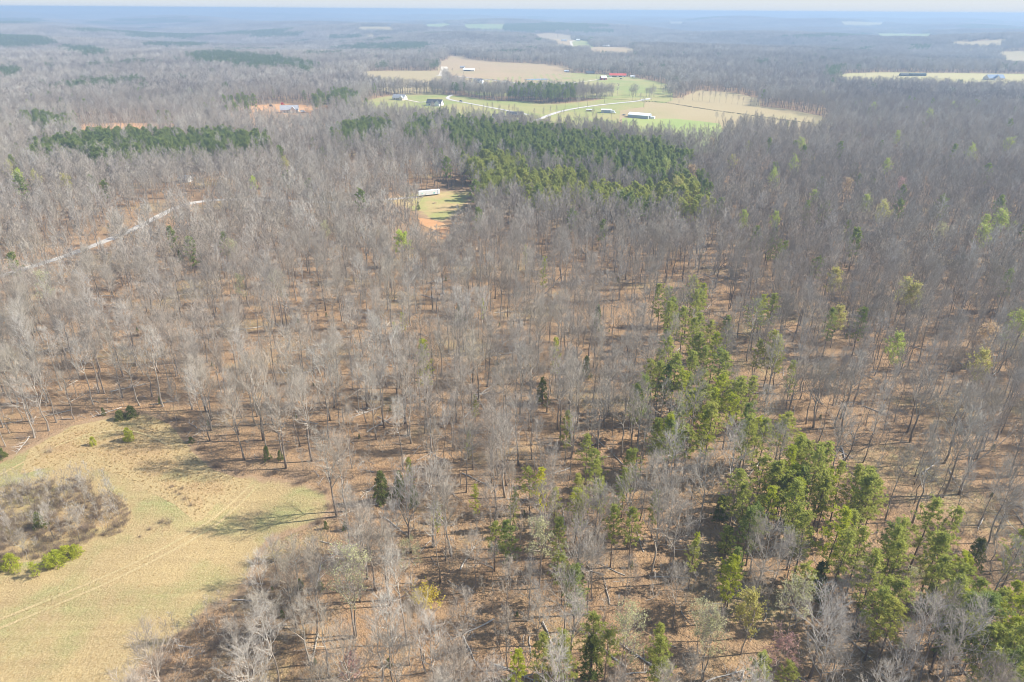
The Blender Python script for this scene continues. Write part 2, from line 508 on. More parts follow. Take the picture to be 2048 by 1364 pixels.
# outlines read off the photograph (pixels of the 2048 px frame), what each one is
HAY = [(-60, 1010), (-30, 935), (60, 893), (110, 865), (150, 846), (230, 828), (300, 822), (345, 845), (372, 868), (390, 900), (430, 935), (480, 948), (540, 955), (600, 962), (655, 985), (668, 1020),
       (640, 1050), (585, 1068), (545, 1085), (520, 1110), (510, 1145), (490, 1190), (450, 1212), (405, 1235), (385, 1262), (345, 1290), (300, 1330), (262, 1372), (200, 1430), (-140, 1440)]
THICKET = [(-60, 985), (20, 972), (90, 962), (150, 955), (205, 972), (250, 1000), (268, 1035), (240, 1068), (190, 1082), (140, 1100), (90, 1120), (30, 1128), (-70, 1150)]
FIELDS = [
    ('pasture', 'pasture', [(690, 212), (765, 194), (795, 190), (880, 189), (935, 194), (965, 199), (1010, 203), (1050, 203), (1075, 207), (1110, 208), (1150, 205), (1190, 201), (1215, 197),
                            (1240, 191), (1283, 197), (1330, 206), (1400, 218), (1470, 227), (1500, 233), (1450, 243), (1445, 262), (1380, 264), (1310, 256), (1230, 246), (1160, 240),
                            (1090, 238), (1050, 232), (1000, 228), (940, 226), (900, 222), (860, 220), (820, 217), (760, 212)], 8, .25, 'green and tan pasture around the long white barn and new houses'),
    ('crop', 'bare_earth', [(1240, 222), (1330, 208), (1400, 219), (1480, 231), (1490, 240), (1446, 250), (1440, 247), (1350, 237), (1300, 232)], 8, .35, 'trampled tan and brown ground between the barn meadow and the ditch line'),
    ('bright', 'meadow', [(1245, 236), (1300, 238), (1350, 238), (1400, 243), (1440, 248), (1446, 262), (1390, 265), (1330, 258), (1270, 248)], 8, .45, 'bright green meadow below the long white barn'),
    ('tan', 'field', [(1290, 196), (1340, 195), (1420, 203), (1500, 211), (1570, 218), (1640, 232), (1668, 241), (1640, 250), (1600, 248), (1540, 240), (1480, 229), (1400, 217), (1330, 206)], 10, .4, 'long tan stubble field behind the dark ditch line'),
    ('tan', 'field', [(1365, 194), (1400, 181), (1470, 186), (1515, 197), (1520, 210), (1440, 202)], 10, .4, 'tan field behind the thin hedgerow of bare trees'),
    ('crop', 'field', [(903, 112), (922, 112), (940, 119), (1000, 125), (1080, 128), (1130, 133), (1143, 139), (1100, 145), (1060, 150), (1010, 155), (950, 157), (905, 153), (893, 140), (872, 124), (892, 121)], 14, .6, 'pinkish brown crop field beyond the long white farm shed'),
    ('pasture', 'field', [(930, 158), (1010, 155), (1060, 150), (1140, 146), (1200, 149), (1260, 154), (1310, 163), (1348, 172), (1330, 177), (1290, 174), (1250, 172), (1200, 170), (1140, 168), (1080, 167), (1030, 166), (960, 165)], 12, .6, 'pale green field around the blue pond and the red barn'),
    ('tan', 'field', [(725, 143), (800, 142), (880, 142), (890, 152), (880, 162), (810, 162), (760, 156), (730, 150)], 12, .6, 'tan clearing with scattered bare trees left of the white gravel yard'),
    ('yellowfield', 'field', [(1650, 152), (1700, 147), (1760, 145), (1850, 146), (1940, 147), (2110, 149), (2110, 165), (1940, 165), (1850, 160), (1760, 158), (1690, 157)], 14, .6, 'narrow pale yellow field at the right with a blue-grey farmhouse'),
    ('tan', 'field', [(1995, 104), (2110, 100), (2110, 130), (2012, 123)], 20, .9, 'far tan field at the right edge of the valley'),
    ('crop', 'field', [(1165, 96), (1200, 94), (1262, 96), (1277, 102), (1250, 106), (1190, 103)], 20, .9, 'small far brown field below the red roofed farm'),
    ('crop', 'field', [(1058, 71), (1100, 66), (1148, 72), (1142, 81), (1105, 80)], 24, 1.2, 'far brown hillside field with two lone trees'),
    ('pasture', 'field', [(1108, 81), (1160, 81), (1186, 86), (1165, 93), (1140, 95), (1112, 87)], 20, 1.0, 'far green farmyard with a white track'),
    ('bright', 'field', [(848, 49), (890, 47), (905, 51), (880, 55), (852, 54)], 40, 2, 'far green field left of the dark pine wood on the plain'),
    ('bright', 'field', [(925, 49), (1012, 49), (1010, 58), (930, 57)], 40, 2, 'far green field just left of the dark pine wood'),
    ('bright', 'field', [(1750, 68), (1810, 67), (1865, 68), (1862, 74), (1760, 74)], 36, 1.6, 'far green strip in the woods at the right'),
    ('yellowfield', 'field', [(1680, 44), (1770, 44), (1762, 50), (1690, 50)], 60, 2.5, 'very far pale field near the horizon at the right'),
    ('tan', 'field', [(1905, 82), (1940, 84), (1965, 82), (2012, 79), (2012, 86), (1960, 90), (1915, 89)], 30, 1.2, 'far curving tan field at the right'),
    ('tan', 'field', [(1335, 43), (1368, 43), (1366, 48), (1340, 48)], 60, 2.5, 'very far pale field in the centre of the plain'),
    ('tan', 'field', [(715, 54), (788, 54), (786, 58), (720, 58)], 50, 2.2, 'very far pale strip at the left of the plain'),
    ('yellowfield', 'field', [(730, 70), (752, 70), (749, 75), (733, 75)], 30, 1.5, 'small far pale yellow field in the woods'),
    ('clay', 'bare_earth', [(436, 221), (480, 213), (545, 209), (570, 206), (605, 210), (640, 213), (668, 207), (676, 211), (650, 221), (610, 229), (560, 231), (545, 224), (500, 224)], 8, .3, 'orange bare earth building plot around the unfinished house'),
    ('clay', 'bare_earth', [(158, 250), (230, 246), (345, 247), (354, 256), (250, 259), (165, 262)], 8, .3, 'orange cleared strip behind the row of young pines'),
]
CLEARING = [(725, 402), (780, 393), (830, 384), (900, 381), (955, 379), (950, 395), (940, 412), (925, 428), (900, 442), (880, 446), (850, 441), (825, 425), (795, 412)]
CLAYBANK = [(836, 436), (860, 439), (885, 446), (900, 455), (897, 469), (882, 466), (860, 457), (840, 449)]
CLAYBANK2 = [(866, 474), (895, 470), (900, 477), (872, 480)]

HAY_W, THICKET_W = wpoly(HAY), wpoly(THICKET)
sheet('hay_field', HAY_W, M['hay'], 2.2, .10, 'tan mown hay field with green patches at the lower left', edge_w=3.5)
sheet('rough_grass', wpoly([(60, 898), (150, 852), (230, 836), (300, 832), (340, 850), (385, 905), (425, 940), (470, 955), (505, 962), (470, 985), (430, 1010), (405, 1040), (390, 1045), (350, 1010), (300, 985), (240, 950), (170, 930), (100, 935), (40, 950)]),
      M['rough'], 2.2, .125, 'uncut brownish grass around the draw in the hay field', 'grass field', edge_w=7)
sheet('thicket_floor', THICKET_W, M['rough'], 2.2, .125, 'brown weedy ground under the thicket island', 'ground', edge_w=5)
sheet('clearing', wpoly(CLEARING), M['clearing'], 4, .12, 'grassy clearing beside the white semi trailer', 'clearing', edge_w=9)
sheet('clay_bank', wpoly(CLAYBANK), M['clay'], 2.5, .2, 'bright orange eroded clay bank below the trailer clearing', 'clay bank')
sheet('clay_bank', wpoly(CLAYBANK2), M['clay'], 2.5, .2, 'small orange clay patch downhill of the larger clay bank', 'clay bank')
for mk, nm, pix, st, off, lb in FIELDS:
    sheet(nm, extend(pix), M[mk], st, off, lb)
sheet('pond', wpoly([(1048, 160), (1065, 158.4), (1090, 158), (1102, 159), (1090, 160.4), (1065, 161.2)]), M['water'], 10, .85, 'small blue farm pond in the pale green field', 'pond')

def ribbon(name, pix, width, mat, off, label, cat='road'):
    pts = [at(x, y) for x, y in pix]
    # densify
    q = []
    for a, b in zip(pts[:-1], pts[1:]):
        k = max(1, int((b - a).length / 6))
        for i in range(k): q.append(a.lerp(b, i / k))
    q.append(pts[-1])
    for _ in range(3):
        q = [q[0]] + [(q[i - 1] + q[i] * 2 + q[i + 1]) / 4 for i in range(1, len(q) - 1)] + [q[-1]]
    v, f = [], []
    rng = random.Random(3)
    for i, p in enumerate(q):
        d = q[min(i + 1, len(q) - 1)] - q[max(i - 1, 0)]
        n = Vector((-d.y, d.x, 0)).normalized()
        w = width / 2 * rng.uniform(.88, 1.12)
        for s in (-1, -.33, .33, 1):
            c = p + n * w * s
            v.append((c.x, c.y, float(hgt(c.x, c.y)) + off))
        if i:
            b = (i - 1) * 4
            f += [(b + k, b + k + 1, b + k + 5, b + k + 4) for k in range(3)]
    me = bpy.data.meshes.new(name)
    me.from_pydata(v, [], f)
    if me.polygons[0].normal.z < 0: me.flip_normals()
    me.materials.append(mat)
    tag(child(name, me, None), label, cat, kind='structure')
    return [(p.x, p.y) for p in q]
ROAD1 = ribbon('gravel_road', [(-60, 572), (10, 549), (60, 535), (130, 513), (200, 487), (270, 458), (330, 426), (362, 410), (385, 404), (445, 399), (520, 399), (610, 403), (690, 406), (740, 402), (790, 398), (836, 394)], 5.2, M['gravel'], .14,
               'pale gravel road climbing through the bare wood to the trailer')
ROAD2 = ribbon('road', [(1040, 252), (1070, 243), (1096, 232), (1115, 225), (1140, 219.5), (1160, 216), (1200, 210.5), (1250, 205.5), (1283, 202), (1300, 197)], 6.0, M['asphalt'], .6, 'pale paved road curving across the pasture past the barn')
ROAD3 = ribbon('road', [(905, 190), (896, 194.5), (894, 197.5), (903, 201), (920, 204), (960, 211.5), (1000, 219), (1056, 230)], 5.5, M['asphalt'], .6, 'pale estate road running down from the new houses')
ROAD4 = ribbon('road', [(872, 152), (900, 152.5), (925, 155), (950, 158), (985, 161), (1010, 164), (1050, 169)], 7, M['asphalt'], 1.0, 'far pale road past the house below the crop field')
ribbon('driveway', [(812, 200), (830, 203.5), (840, 205.5)], 4.5, M['lane'], .6, 'white driveway of the cream house on the pasture', 'driveway')
ribbon('driveway', [(838, 205.5), (858, 204), (872, 203)], 4.5, M['asphalt'], .65, 'grey driveway between the two new houses', 'driveway')
ribbon('farm_lane', [(1110, 170), (1145, 166.5), (1180, 162.5), (1200, 159.5), (1225, 156)], 5, M['lane'], 1.0, 'thin gravel lane leading to the red barn', 'lane')
ribbon('farm_lane', [(1145, 94), (1143, 89), (1141, 84), (1150, 82)], 9, M['lane'], 1.5, 'bright white far farm track running uphill', 'lane')
ribbon('gravel_yard', [(884, 152), (887, 146), (889, 140), (888, 134)], 15, M['lane'], 1.0, 'white gravel yard at the edge of the brown crop field', 'gravel yard')
M['wheel_track'] = field_mat('wheel_track', (.43, .33, .165), (.30, .28, .11), (.43, .325, .165), .08, (.5, .7), HAY_A, (.2, .5, 1), .3, edge=False, damt=.3)
for pix_, lb_ in [([(508, 965), (470, 1000), (430, 1040), (385, 1075), (300, 1115), (190, 1165), (90, 1205), (-20, 1248)], 'faint pale wheel track running down the hay field, upper rut'),
                  ([(520, 968), (482, 1006), (442, 1050), (396, 1086), (310, 1127), (200, 1178), (98, 1219), (-20, 1266)], 'faint pale wheel track running down the hay field, lower rut'),
                  ([(-20, 962), (60, 918), (120, 882), (180, 858), (235, 850), (290, 860), (335, 890)], 'faint pale wheel track curving round the top of the hay field')]:
    ribbon('wheel_track', pix_, .75, M['wheel_track'], .20, lb_, 'wheel track')
ROADS = np.array(ROAD1)
ROADS = ROADS[:int(len(ROADS) * .62)]

# ------------------------------------------------------------------ tree forms
def perp_dir(d, ang, az):
    u = d.cross(Vector((0, 0, 1)) if abs(d.z) < .95 else Vector((1, 0, 0))); u.normalize()
    w = d.cross(u)
    return (d * math.cos(ang) + (u * math.cos(az) + w * math.sin(az)) * math.sin(ang)).normalized()

def polyat(pts, t):
    k = t * (len(pts) - 1)
    i = min(int(k), len(pts) - 2)
    return pts[i].lerp(pts[i + 1], k - i), (pts[i + 1] - pts[i]).normalized()

def bare_tree(seed, h=22, fork=.5, spread=5.0, nl=12, n2=7, n3=6, n4=2, r0=.24, wander=.35, low=28, high=62, r3=.021, r4=.013, leaf=0, lsize=.3, leaf_mat_i=1, trunk_n=6, top=.93, forked=False):
    rg = random.Random(seed)
    random.seed(seed * 7 + 1)
    T, C = MB(), MB()
    tp = [Vector((0, 0, -.3))]
    wx = wy = 0
    steps = 7
    for i in range(1, steps + 1):
        wx += rg.uniform(-wander, wander); wy += rg.uniform(-wander, wander)
        tp.append(Vector((wx, wy, h * top * i / steps)))
    tr = [r0 * (1.25 if i == 0 else 1 - .86 * (i / steps) ** .9) for i in range(steps + 1)]
    cut = max(2, int(round(fork * steps)) + 1)
    T.tube(tp[:cut + 1], tr[:cut + 1], trunk_n)
    C.tube(tp[cut:], tr[cut:], max(4, trunk_n - 1))
    az = rg.uniform(0, 6.28)
    for i in range(nl):
        q = (i + rg.uniform(.1, .9)) / nl
        t = fork + (0.98 - fork) * q
        p, td = polyat(tp, t)
        az += 2.399 + rg.uniform(-.5, .5)
        el = R(low + (high - low) * q + rg.uniform(-12, 12))
        d = Vector((math.cos(az) * math.cos(el), math.sin(az) * math.cos(el), math.sin(el)))
        L = spread * (1.05 - .5 * q) * rg.uniform(.75, 1.2)
        if forked and i < 2: L *= 1.6
        lp = [p.copy()]
        dd = d.copy()
        for k in range(4):
            dd = (dd + Vector((rg.uniform(-.22, .22), rg.uniform(-.22, .22), .16 + rg.uniform(-.1, .12)))).normalized()
            lp.append(lp[-1] + dd * L / 4)
        rr = max(.035, tr[min(int(t * steps), steps)] * (.62 if not (forked and i < 2) else .85))
        C.tube(lp, [rr, rr * .74, rr * .5, rr * .32, .014], 4 if n4 else 3, cap=False)
        for j in range(n2):
            u = .22 + .78 * (j + rg.random()) / n2
            p2, d2 = polyat(lp, min(u, .999))
            e = perp_dir(d2, R(rg.uniform(22, 58)), rg.uniform(0, 6.28))
            e = (e + Vector((0, 0, .25))).normalized()
            L2 = L * .46 * (1.15 - .5 * u) * rg.uniform(.7, 1.25)
            mid = p2 + e * L2 * .5 + Vector((rg.uniform(-.15, .15), rg.uniform(-.15, .15), .08))
            e2 = (e + Vector((rg.uniform(-.25, .25), rg.uniform(-.25, .25), .2))).normalized()
            sp = [p2, mid, mid + e2 * L2 * .5]
            C.tube(sp, [rr * .42 * (1 - .5 * u) + .012, .022, .01], 3, cap=False)
            for k in range(n3):
                w = .2 + .8 * (k + rg.random()) / max(n3, 1)
                p3, d3 = polyat(sp, min(w, .999))
                g = perp_dir(d3, R(rg.uniform(15, 55)), rg.uniform(0, 6.28))
                g = (g + Vector((0, 0, .2))).normalized()
                L3 = rg.uniform(.75, 1.75) * (spread / 5) ** .5
                tip = p3 + g * L3
                C.spike(p3, tip, r3)
                for s in range(n4):
                    p4 = p3.lerp(tip, rg.uniform(.25, .85))
                    g4 = perp_dir(g, R(rg.uniform(20, 60)), rg.uniform(0, 6.28))
                    C.spike(p4, p4 + g4 * rg.uniform(.4, .95), r4)
                for s in range(leaf):
                    pp = p3.lerp(tip, rg.uniform(.35, 1.05)) + Vector((rg.uniform(-.2, .2), rg.uniform(-.2, .2), rg.uniform(-.15, .2)))
                    gd = Vector((rg.uniform(-1, 1), rg.uniform(-1, 1), rg.uniform(-.5, 1))).normalized()
                    C.blade(pp, gd, lsize * rg.uniform(.6, 1.3), lsize * .6, leaf_mat_i)
    return T, C

def pine_tree(seed, h=22, cb=.48, RR=3.3, nb=34, ncl=7, nn=22, ln=.52, wd=.115, r0=.22, top_round=.55, droop=0):
    rg = random.Random(seed)
    random.seed(seed * 5 + 2)
    T, C = MB(), MB()
    tp = [Vector((0, 0, -.3))]
    wx = wy = 0
    for i in range(1, 7):
        wx += rg.uniform(-.2, .2); wy += rg.uniform(-.2, .2)
        tp.append(Vector((wx, wy, h * .97 * i / 6)))
    T.tube(tp, [r0 * 1.2] + [r0 * (1 - .85 * i / 6) for i in range(1, 7)], 6)
    az = rg.uniform(0, 6.28)
    lop = rg.uniform(0, 6.28)
    for i in range(nb):
        q = ((i + rg.random()) / nb) ** .9
        t = cb + (1 - cb) * q
        p, td = polyat(tp, min(t, .999))
        az += 2.399 + rg.uniform(-.6, .6)
        prof = (.55 + .45 * min(1, q / .3)) * (1 - (max(0, q - .3) / .7) ** (1.2 / top_round) * .82)
        L = RR * prof * rg.uniform(.62, 1.18) * (1 + .18 * math.cos(az - lop))
        el = R(-6 - droop + 52 * q + rg.uniform(-12, 14))
        d = Vector((math.cos(az) * math.cos(el), math.sin(az) * math.cos(el), math.sin(el)))
        e = (d + Vector((0, 0, .28))).normalized()
        bp = [p, p + d * L * .55, p + d * L * .55 + e * L * .45]
        C.tube(bp, [.05 * (1.2 - .6 * q), .035, .012], 3, 1, cap=False)
        for j in range(ncl):
            u = .30 + .72 * (j + rg.random() * .8) / ncl
            c, cd = polyat(bp, min(u, .999))
            c = c + Vector((rg.gauss(0, .30), rg.gauss(0, .30), rg.gauss(.10, .2))) * (.5 + .7 * u)
            for k in range(nn):
                g = Vector((rg.gauss(0, 1), rg.gauss(0, 1), rg.gauss(.45, .9))) + cd * .8
                g.normalize()
                C.blade(c + g * rg.uniform(0, .14), g, ln * rg.uniform(.6, 1.2), wd, 0)
    return T, C

def cedar_tree(seed, h=6, RR=1.5, n=90, nn=22, ln=.42, wd=.12, cone=1.0):
    rg = random.Random(seed)
    random.seed(seed * 3 + 9)
    T, C = MB(), MB()
    T.tube([Vector((0, 0, -.2)), Vector((0, 0, h * .5)), Vector((0, 0, h * .96))], [.12, .07, .02], 5)
    for i in range(n):
        q = rg.random() ** 1.15
        z = h * (.06 + .92 * q)
        r = RR * (1 - q ** cone) ** .8 * rg.uniform(.35, 1.08) + .08
        a = rg.uniform(0, 6.28)
        c = Vector((r * math.cos(a), r * math.sin(a), z))
        C.spike(Vector((0, 0, z * .96)), c, .02, 1)
        for k in range(nn):
            g = Vector((rg.gauss(0, 1), rg.gauss(0, 1), rg.gauss(.5, .9))) + Vector((math.cos(a), math.sin(a), 0)) * .6
            g.normalize()
            C.blade(c + g * rg.uniform(0, .25), g, ln * rg.uniform(.6, 1.2), wd, 0)
    return T, C

def shrub(seed, h=2.5, RR=1.4, n=60, leaf=0, r=.018, lsize=.25):
    rg = random.Random(seed)
    C = MB()
    for i in range(n):
        a = rg.uniform(0, 6.28); el = R(rg.uniform(35, 88))
        d = Vector((math.cos(a) * math.cos(el), math.sin(a) * math.cos(el), math.sin(el)))
        b = Vector((rg.gauss(0, RR * .33), rg.gauss(0, RR * .33), 0))
        L = h * rg.uniform(.5, 1.1)
        m_ = b + d * L * .55
        t = m_ + (d + Vector((rg.uniform(-.4, .4), rg.uniform(-.4, .4), .1))).normalized() * L * .45
        C.tube([b, m_, t], [r, r * .7, r * .3], 3, cap=False)
        for k in range(4):
            p = b.lerp(t, rg.uniform(.3, .95))
            g = perp_dir(d, R(rg.uniform(20, 60)), rg.uniform(0, 6.28))
            C.spike(p, p + g * L * rg.uniform(.15, .35), r * .6)
        for k in range(leaf):
            p = m_.lerp(t, rg.uniform(-.3, 1)) + Vector((rg.gauss(0, .2), rg.gauss(0, .2), rg.gauss(0, .2)))
            g = Vector((rg.gauss(0, 1), rg.gauss(0, 1), rg.gauss(.3, 1))).normalized()
            C.blade(p, g, lsize, lsize * .6, 1)
    return C

TWO = [M['trunk'], M['twig']]
STYLES = [   # adjective, settings
    ('broad crowned', dict(h=22, fork=.42, spread=7.0, nl=16, n2=8, r0=.27)),
    ('tall slender', dict(h=25, fork=.48, spread=5.0, nl=15, n2=7, r0=.22)),
    ('vase shaped', dict(h=21, fork=.40, spread=7.2, nl=14, n2=8, low=45, high=70, r0=.25)),
    ('thin upright', dict(h=21, fork=.52, spread=4.0, nl=13, n2=6, r0=.16)),
    ('round topped', dict(h=20, fork=.48, spread=6.2, nl=16, n2=8, low=18, high=60, r0=.22)),
    ('low forking', dict(h=23, fork=.34, spread=6.5, nl=14, n2=8, r0=.28, forked=True, low=48)),
    ('small spindly', dict(h=15, fork=.4, spread=4.2, nl=12, n2=6, r0=.12)),
    ('straggly', dict(h=23, fork=.36, spread=6.5, nl=11, n2=6, n3=5, r0=.25, wander=.6)),
]
BARE = []
for i, (adj, kw) in enumerate(STYLES):
    T, C = bare_tree(100 + i, **kw)
    BARE.append((adj, T, C, kw['h'], T.mesh('trunk', [M['trunk']], True), C.mesh('crown', [M['twig']])))

def one_mesh(T, C, mats, nT, name):
    """trunk and crown in one mesh, for the woods that are built as one mass"""
    m = MB(); m.join(T); m.join(C, mat_off=nT)
    return m.mesh(name, mats)

# ------------------------------------------------------------------ scattering helper: one object, instances read from its points
def scatter(name, pts, meshes, label, cat, kind='stuff'):
    cl = bpy.data.collections.new(name + '_forms')
    for i, me in enumerate(meshes):
        o = bpy.data.objects.new('form_%02d' % i, me)
        cl.objects.link(o)
    P = np.array(pts, float)
    me = bpy.data.meshes.new(name)
    me.from_pydata(P[:, :3].tolist(), [], [])
    a = me.attributes.new('rot', 'FLOAT_VECTOR', 'POINT'); a.data.foreach_set('vector', P[:, 3:6].astype(np.float32).ravel())
    a = me.attributes.new('scl', 'FLOAT', 'POINT'); a.data.foreach_set('value', P[:, 6].astype(np.float32))
    a = me.attributes.new('idx', 'INT', 'POINT'); a.data.foreach_set('value', P[:, 7].astype(np.int32))
    o = child(name, me, None)
    g = bpy.data.node_groups.new(name, 'GeometryNodeTree')
    g.interface.new_socket('Geometry', in_out='INPUT', socket_type='NodeSocketGeometry')
    g.interface.new_socket('Geometry', in_out='OUTPUT', socket_type='NodeSocketGeometry')
    gi, go = g.nodes.new('NodeGroupInput'), g.nodes.new('NodeGroupOutput')
    ci = g.nodes.new('GeometryNodeCollectionInfo')
    ci.inputs['Collection'].default_value = cl
    ci.inputs['Separate Children'].default_value = True
    ci.inputs['Reset Children'].default_value = True
    ip = g.nodes.new('GeometryNodeInstanceOnPoints')
    ip.inputs['Pick Instance'].default_value = True
    def attr(nm, typ):
        x = g.nodes.new('GeometryNodeInputNamedAttribute'); x.data_type = typ
        x.inputs['Name'].default_value = nm
        return x.outputs['Attribute']
    g.links.new(gi.outputs[0], ip.inputs['Points'])
    g.links.new(ci.outputs[0], ip.inputs['Instance'])
    g.links.new(attr('idx', 'INT'), ip.inputs['Instance Index'])
    g.links.new(attr('rot', 'FLOAT_VECTOR'), ip.inputs['Rotation'])
    g.links.new(attr('scl', 'FLOAT'), ip.inputs['Scale'])
    g.links.new(ip.outputs[0], go.inputs[0])
    md = o.modifiers.new('scatter', 'NODES')
    md.node_group = g
    tag(o, label, cat, kind=kind)
    return o
# ------------------------------------------------------------------ where the woods stand
rng = np.random.default_rng(11)
FIELD_PIX = [f[2] for f in FIELDS] + [CLAYBANK, CLAYBANK2]
STANDS = [   # pine stands: outline of the visible canopy
    [(880, 241), (920, 233), (1000, 246), (1080, 251), (1160, 259), (1250, 276), (1340, 286), (1372, 300), (1366, 340), (1310, 350), (1230, 334), (1180, 322), (1120, 320), (1050, 302), (985, 298), (900, 280)],
    [(925, 316), (960, 304), (1000, 300), (1050, 312), (1060, 328), (1120, 334), (1200, 352), (1290, 372), (1390, 347), (1432, 392), (1420, 416), (1380, 420), (1300, 398), (1220, 396), (1150, 386), (1080, 388), (1040, 372), (962, 384), (938, 350)],
    [(30, 287), (100, 277), (170, 264), (260, 257), (360, 264), (450, 260), (540, 269), (525, 290), (470, 298), (400, 306), (300, 304), (230, 314), (150, 304), (80, 304)],
    [(662, 268), (690, 246), (720, 236), (760, 234), (772, 250), (752, 262), (716, 268), (680, 280)],
    [(806, 252), (830, 238), (856, 232), (872, 250), (848, 262), (820, 268)],
    [(48, 228), (90, 225), (112, 232), (142, 240), (152, 248), (110, 250), (80, 251), (50, 243)],
    [(612, 196), (640, 184), (662, 178), (712, 182), (714, 194), (660, 202), (622, 204)],
    [(738, 184), (748, 177), (758, 180), (757, 194), (740, 196)], [(446, 196), (480, 186), (504, 188), (500, 208), (452, 212)],
    [(903, 168), (928, 166), (930, 186), (904, 186)],
    [(368, 107), (420, 101), (480, 104), (540, 110), (600, 118), (634, 127), (622, 140), (560, 133), (500, 134), (450, 127), (395, 122)],
    [(-40, 66), (50, 70), (100, 76), (122, 86), (60, 94), (-40, 94)], [(120, 88), (200, 95), (222, 107), (180, 111), (130, 99)],
    [(-40, 131), (45, 134), (42, 146), (-40, 149)], [(650, 94), (720, 87), (760, 86), (800, 83), (864, 84), (852, 97), (800, 101), (700, 99)],
    [(750, 127), (772, 125), (770, 138), (752, 139)], [(850, 122), (888, 123), (880, 136), (852, 137)],
    [(1008, 48), (1080, 46), (1200, 49), (1185, 57), (1120, 61), (1060, 64), (1012, 58)], [(655, 70), (720, 68), (722, 76), (660, 77)],
    [(225, 36), (330, 38), (420, 42), (400, 45), (240, 42)], [(-40, 37), (75, 38), (60, 46), (-40, 44)], [(450, 62), (560, 60), (640, 66), (560, 69), (450, 67)],
    [(1718, 95), (1742, 94), (1738, 99), (1720, 100)], [(1660, 97), (1680, 95), (1678, 101), (1660, 101)], [(1150, 60), (1240, 58), (1230, 63), (1160, 64)],
    [(1822, 88), (1860, 88), (1855, 97), (1825, 98)], [(280, 85), (420, 84), (410, 92), (290, 92)], [(1560, 70), (1740, 66), (1700, 72), (1570, 74)],
    [(1954, 146), (1962, 141), (1976, 142), (1972, 151), (1956, 152)], [(1655, 134), (1690, 128), (1690, 146), (1655, 148)], [(1515, 120), (1535, 120), (1533, 128), (1517, 128)],
]
PINEBAND = [(1300, 600), (1345, 570), (1420, 585), (1470, 650), (1590, 690), (1600, 760), (1560, 850), (1640, 890), (1780, 960), (1830, 1060), (1960, 1140), (2060, 1200), (2060, 1360), (1900, 1300), (1760, 1260), (1640, 1130), (1490, 1060), (1440, 960), (1290, 900), (1260, 800)]

BUD = [(803, 486, 'bright', 16), (1352, 376, 'yellow', 18), (1332, 338, 'lime', 18), (1384, 348, 'orange', 17), (1464, 328, 'yellow', 18), (1587, 333, 'lime', 19), (1546, 360, 'lime', 19), (1601, 293, 'lime', 18),
       (1423, 290, 'orange', 17), (1496, 296, 'yellow', 16), (1628, 399, 'lime', 16), (1549, 445, 'lime', 17), (1487, 443, 'lime', 17), (1695, 375, 'orange', 17), (1794, 278, 'lime', 19), (1858, 234, 'lime', 20), (1941, 310, 'lime', 19),
       (2017, 294, 'lime', 19), (1747, 218, 'lime', 20), (1644, 192, 'olive', 18), (1773, 336, 'lime', 18), (1804, 376, 'red', 17), (1905, 216, 'lime', 18), (1732, 411, 'lime', 17), (1764, 427, 'yellow', 18), (1999, 450, 'lime', 20),
       (1964, 479, 'lime', 18), (1880, 468, 'olive', 16), (1969, 452, 'lime', 17), (1669, 564, 'yellow', 17), (1811, 588, 'yellow', 18), (1826, 596, 'yellow', 17), (1674, 638, 'yellow', 15), (2038, 658, 'lime', 18), (1788, 701, 'lime', 18),
       (1975, 683, 'orange', 18), (1957, 736, 'yellow', 18), (20, 340, 'yellow', 18), (38, 357, 'bright', 18), (72, 362, 'yellow', 17), (133, 370, 'yellow', 17), (318, 291, 'lime', 16), (506, 368, 'bright', 14), (649, 463, 'olive', 16),
       (464, 503, 'olive', 16), (556, 570, 'olive', 17), (480, 577, 'olive', 17), (703, 1333, 'red', 12), (697, 1157, 'olive', 22), (1081, 1081, 'olive', 19), (819, 1109, 'olive', 13), (1558, 1298, 'red', 13),
       (1442, 670, 'orange', 13), (1820, 1170, 'olive', 14), (1262, 1268, 'olive', 20), (1420, 1268, 'olive', 18), (570, 330, 'yellow', 15), (1405, 1240, 'olive', 15), (1500, 1225, 'yellow', 16), (90, 575, 'olive', 20), (1590, 1200, 'olive', 19)]
SMALLPINES = [  # young pines and cedars in the open wood: px, py of the middle, height, form
    (937, 891, 8, 'p'), (951, 817, 8, 'p'), (850, 738, 17, 'p'), (919, 627, 9, 'c'), (967, 622, 9, 'p'), (1085, 551, 14, 'p'), (1051, 514, 10, 'p'), (805, 648, 8, 'p'), (790, 664, 7, 'p'), (1194, 637, 12, 'c'),
    (1112, 722, 14, 'p'), (1172, 735, 9, 'c'), (1085, 782, 10, 'c'), (763, 975, 10, 'c'), (800, 972, 9, 'c'), (827, 993, 7, 'c'), (819, 946, 8, 'p'), (874, 1035, 8, 'p'), (951, 1006, 9, 'p'), (1025, 1019, 10, 'p'), (734, 1108, 4, 'c'), (690, 1052, 3, 'c'),
    (651, 1050, 2.5, 'c'), (1442, 1016, 8, 'c'), (1182, 1316, 12, 'c'), (1862, 1200, 8, 'c'), (1954, 1106, 9, 'c'), (1389, 1099, 8, 'p'), (1455, 1080, 8, 'c'), (360, 512, 7, 'c'), (600, 1168, 3, 'c'), (1640, 1160, 10, 'c'), (836, 412, 6, 'c'),
]
BUDXY = [tuple(at(u, v, h * .74 * (1.12 if v < 800 else 1)))[:2] for u, v, c, h in BUD] + [tuple(at(852, 1206))[:2], tuple(at(846, 1216))[:2]]
SPXY = [tuple(at(u, v, h * .5))[:2] for u, v, h, f in SMALLPINES]
ROADPIX = [(-60, 572), (10, 549), (60, 535), (130, 513), (200, 487), (270, 458), (330, 426), (362, 410), (385, 404), (445, 399)]
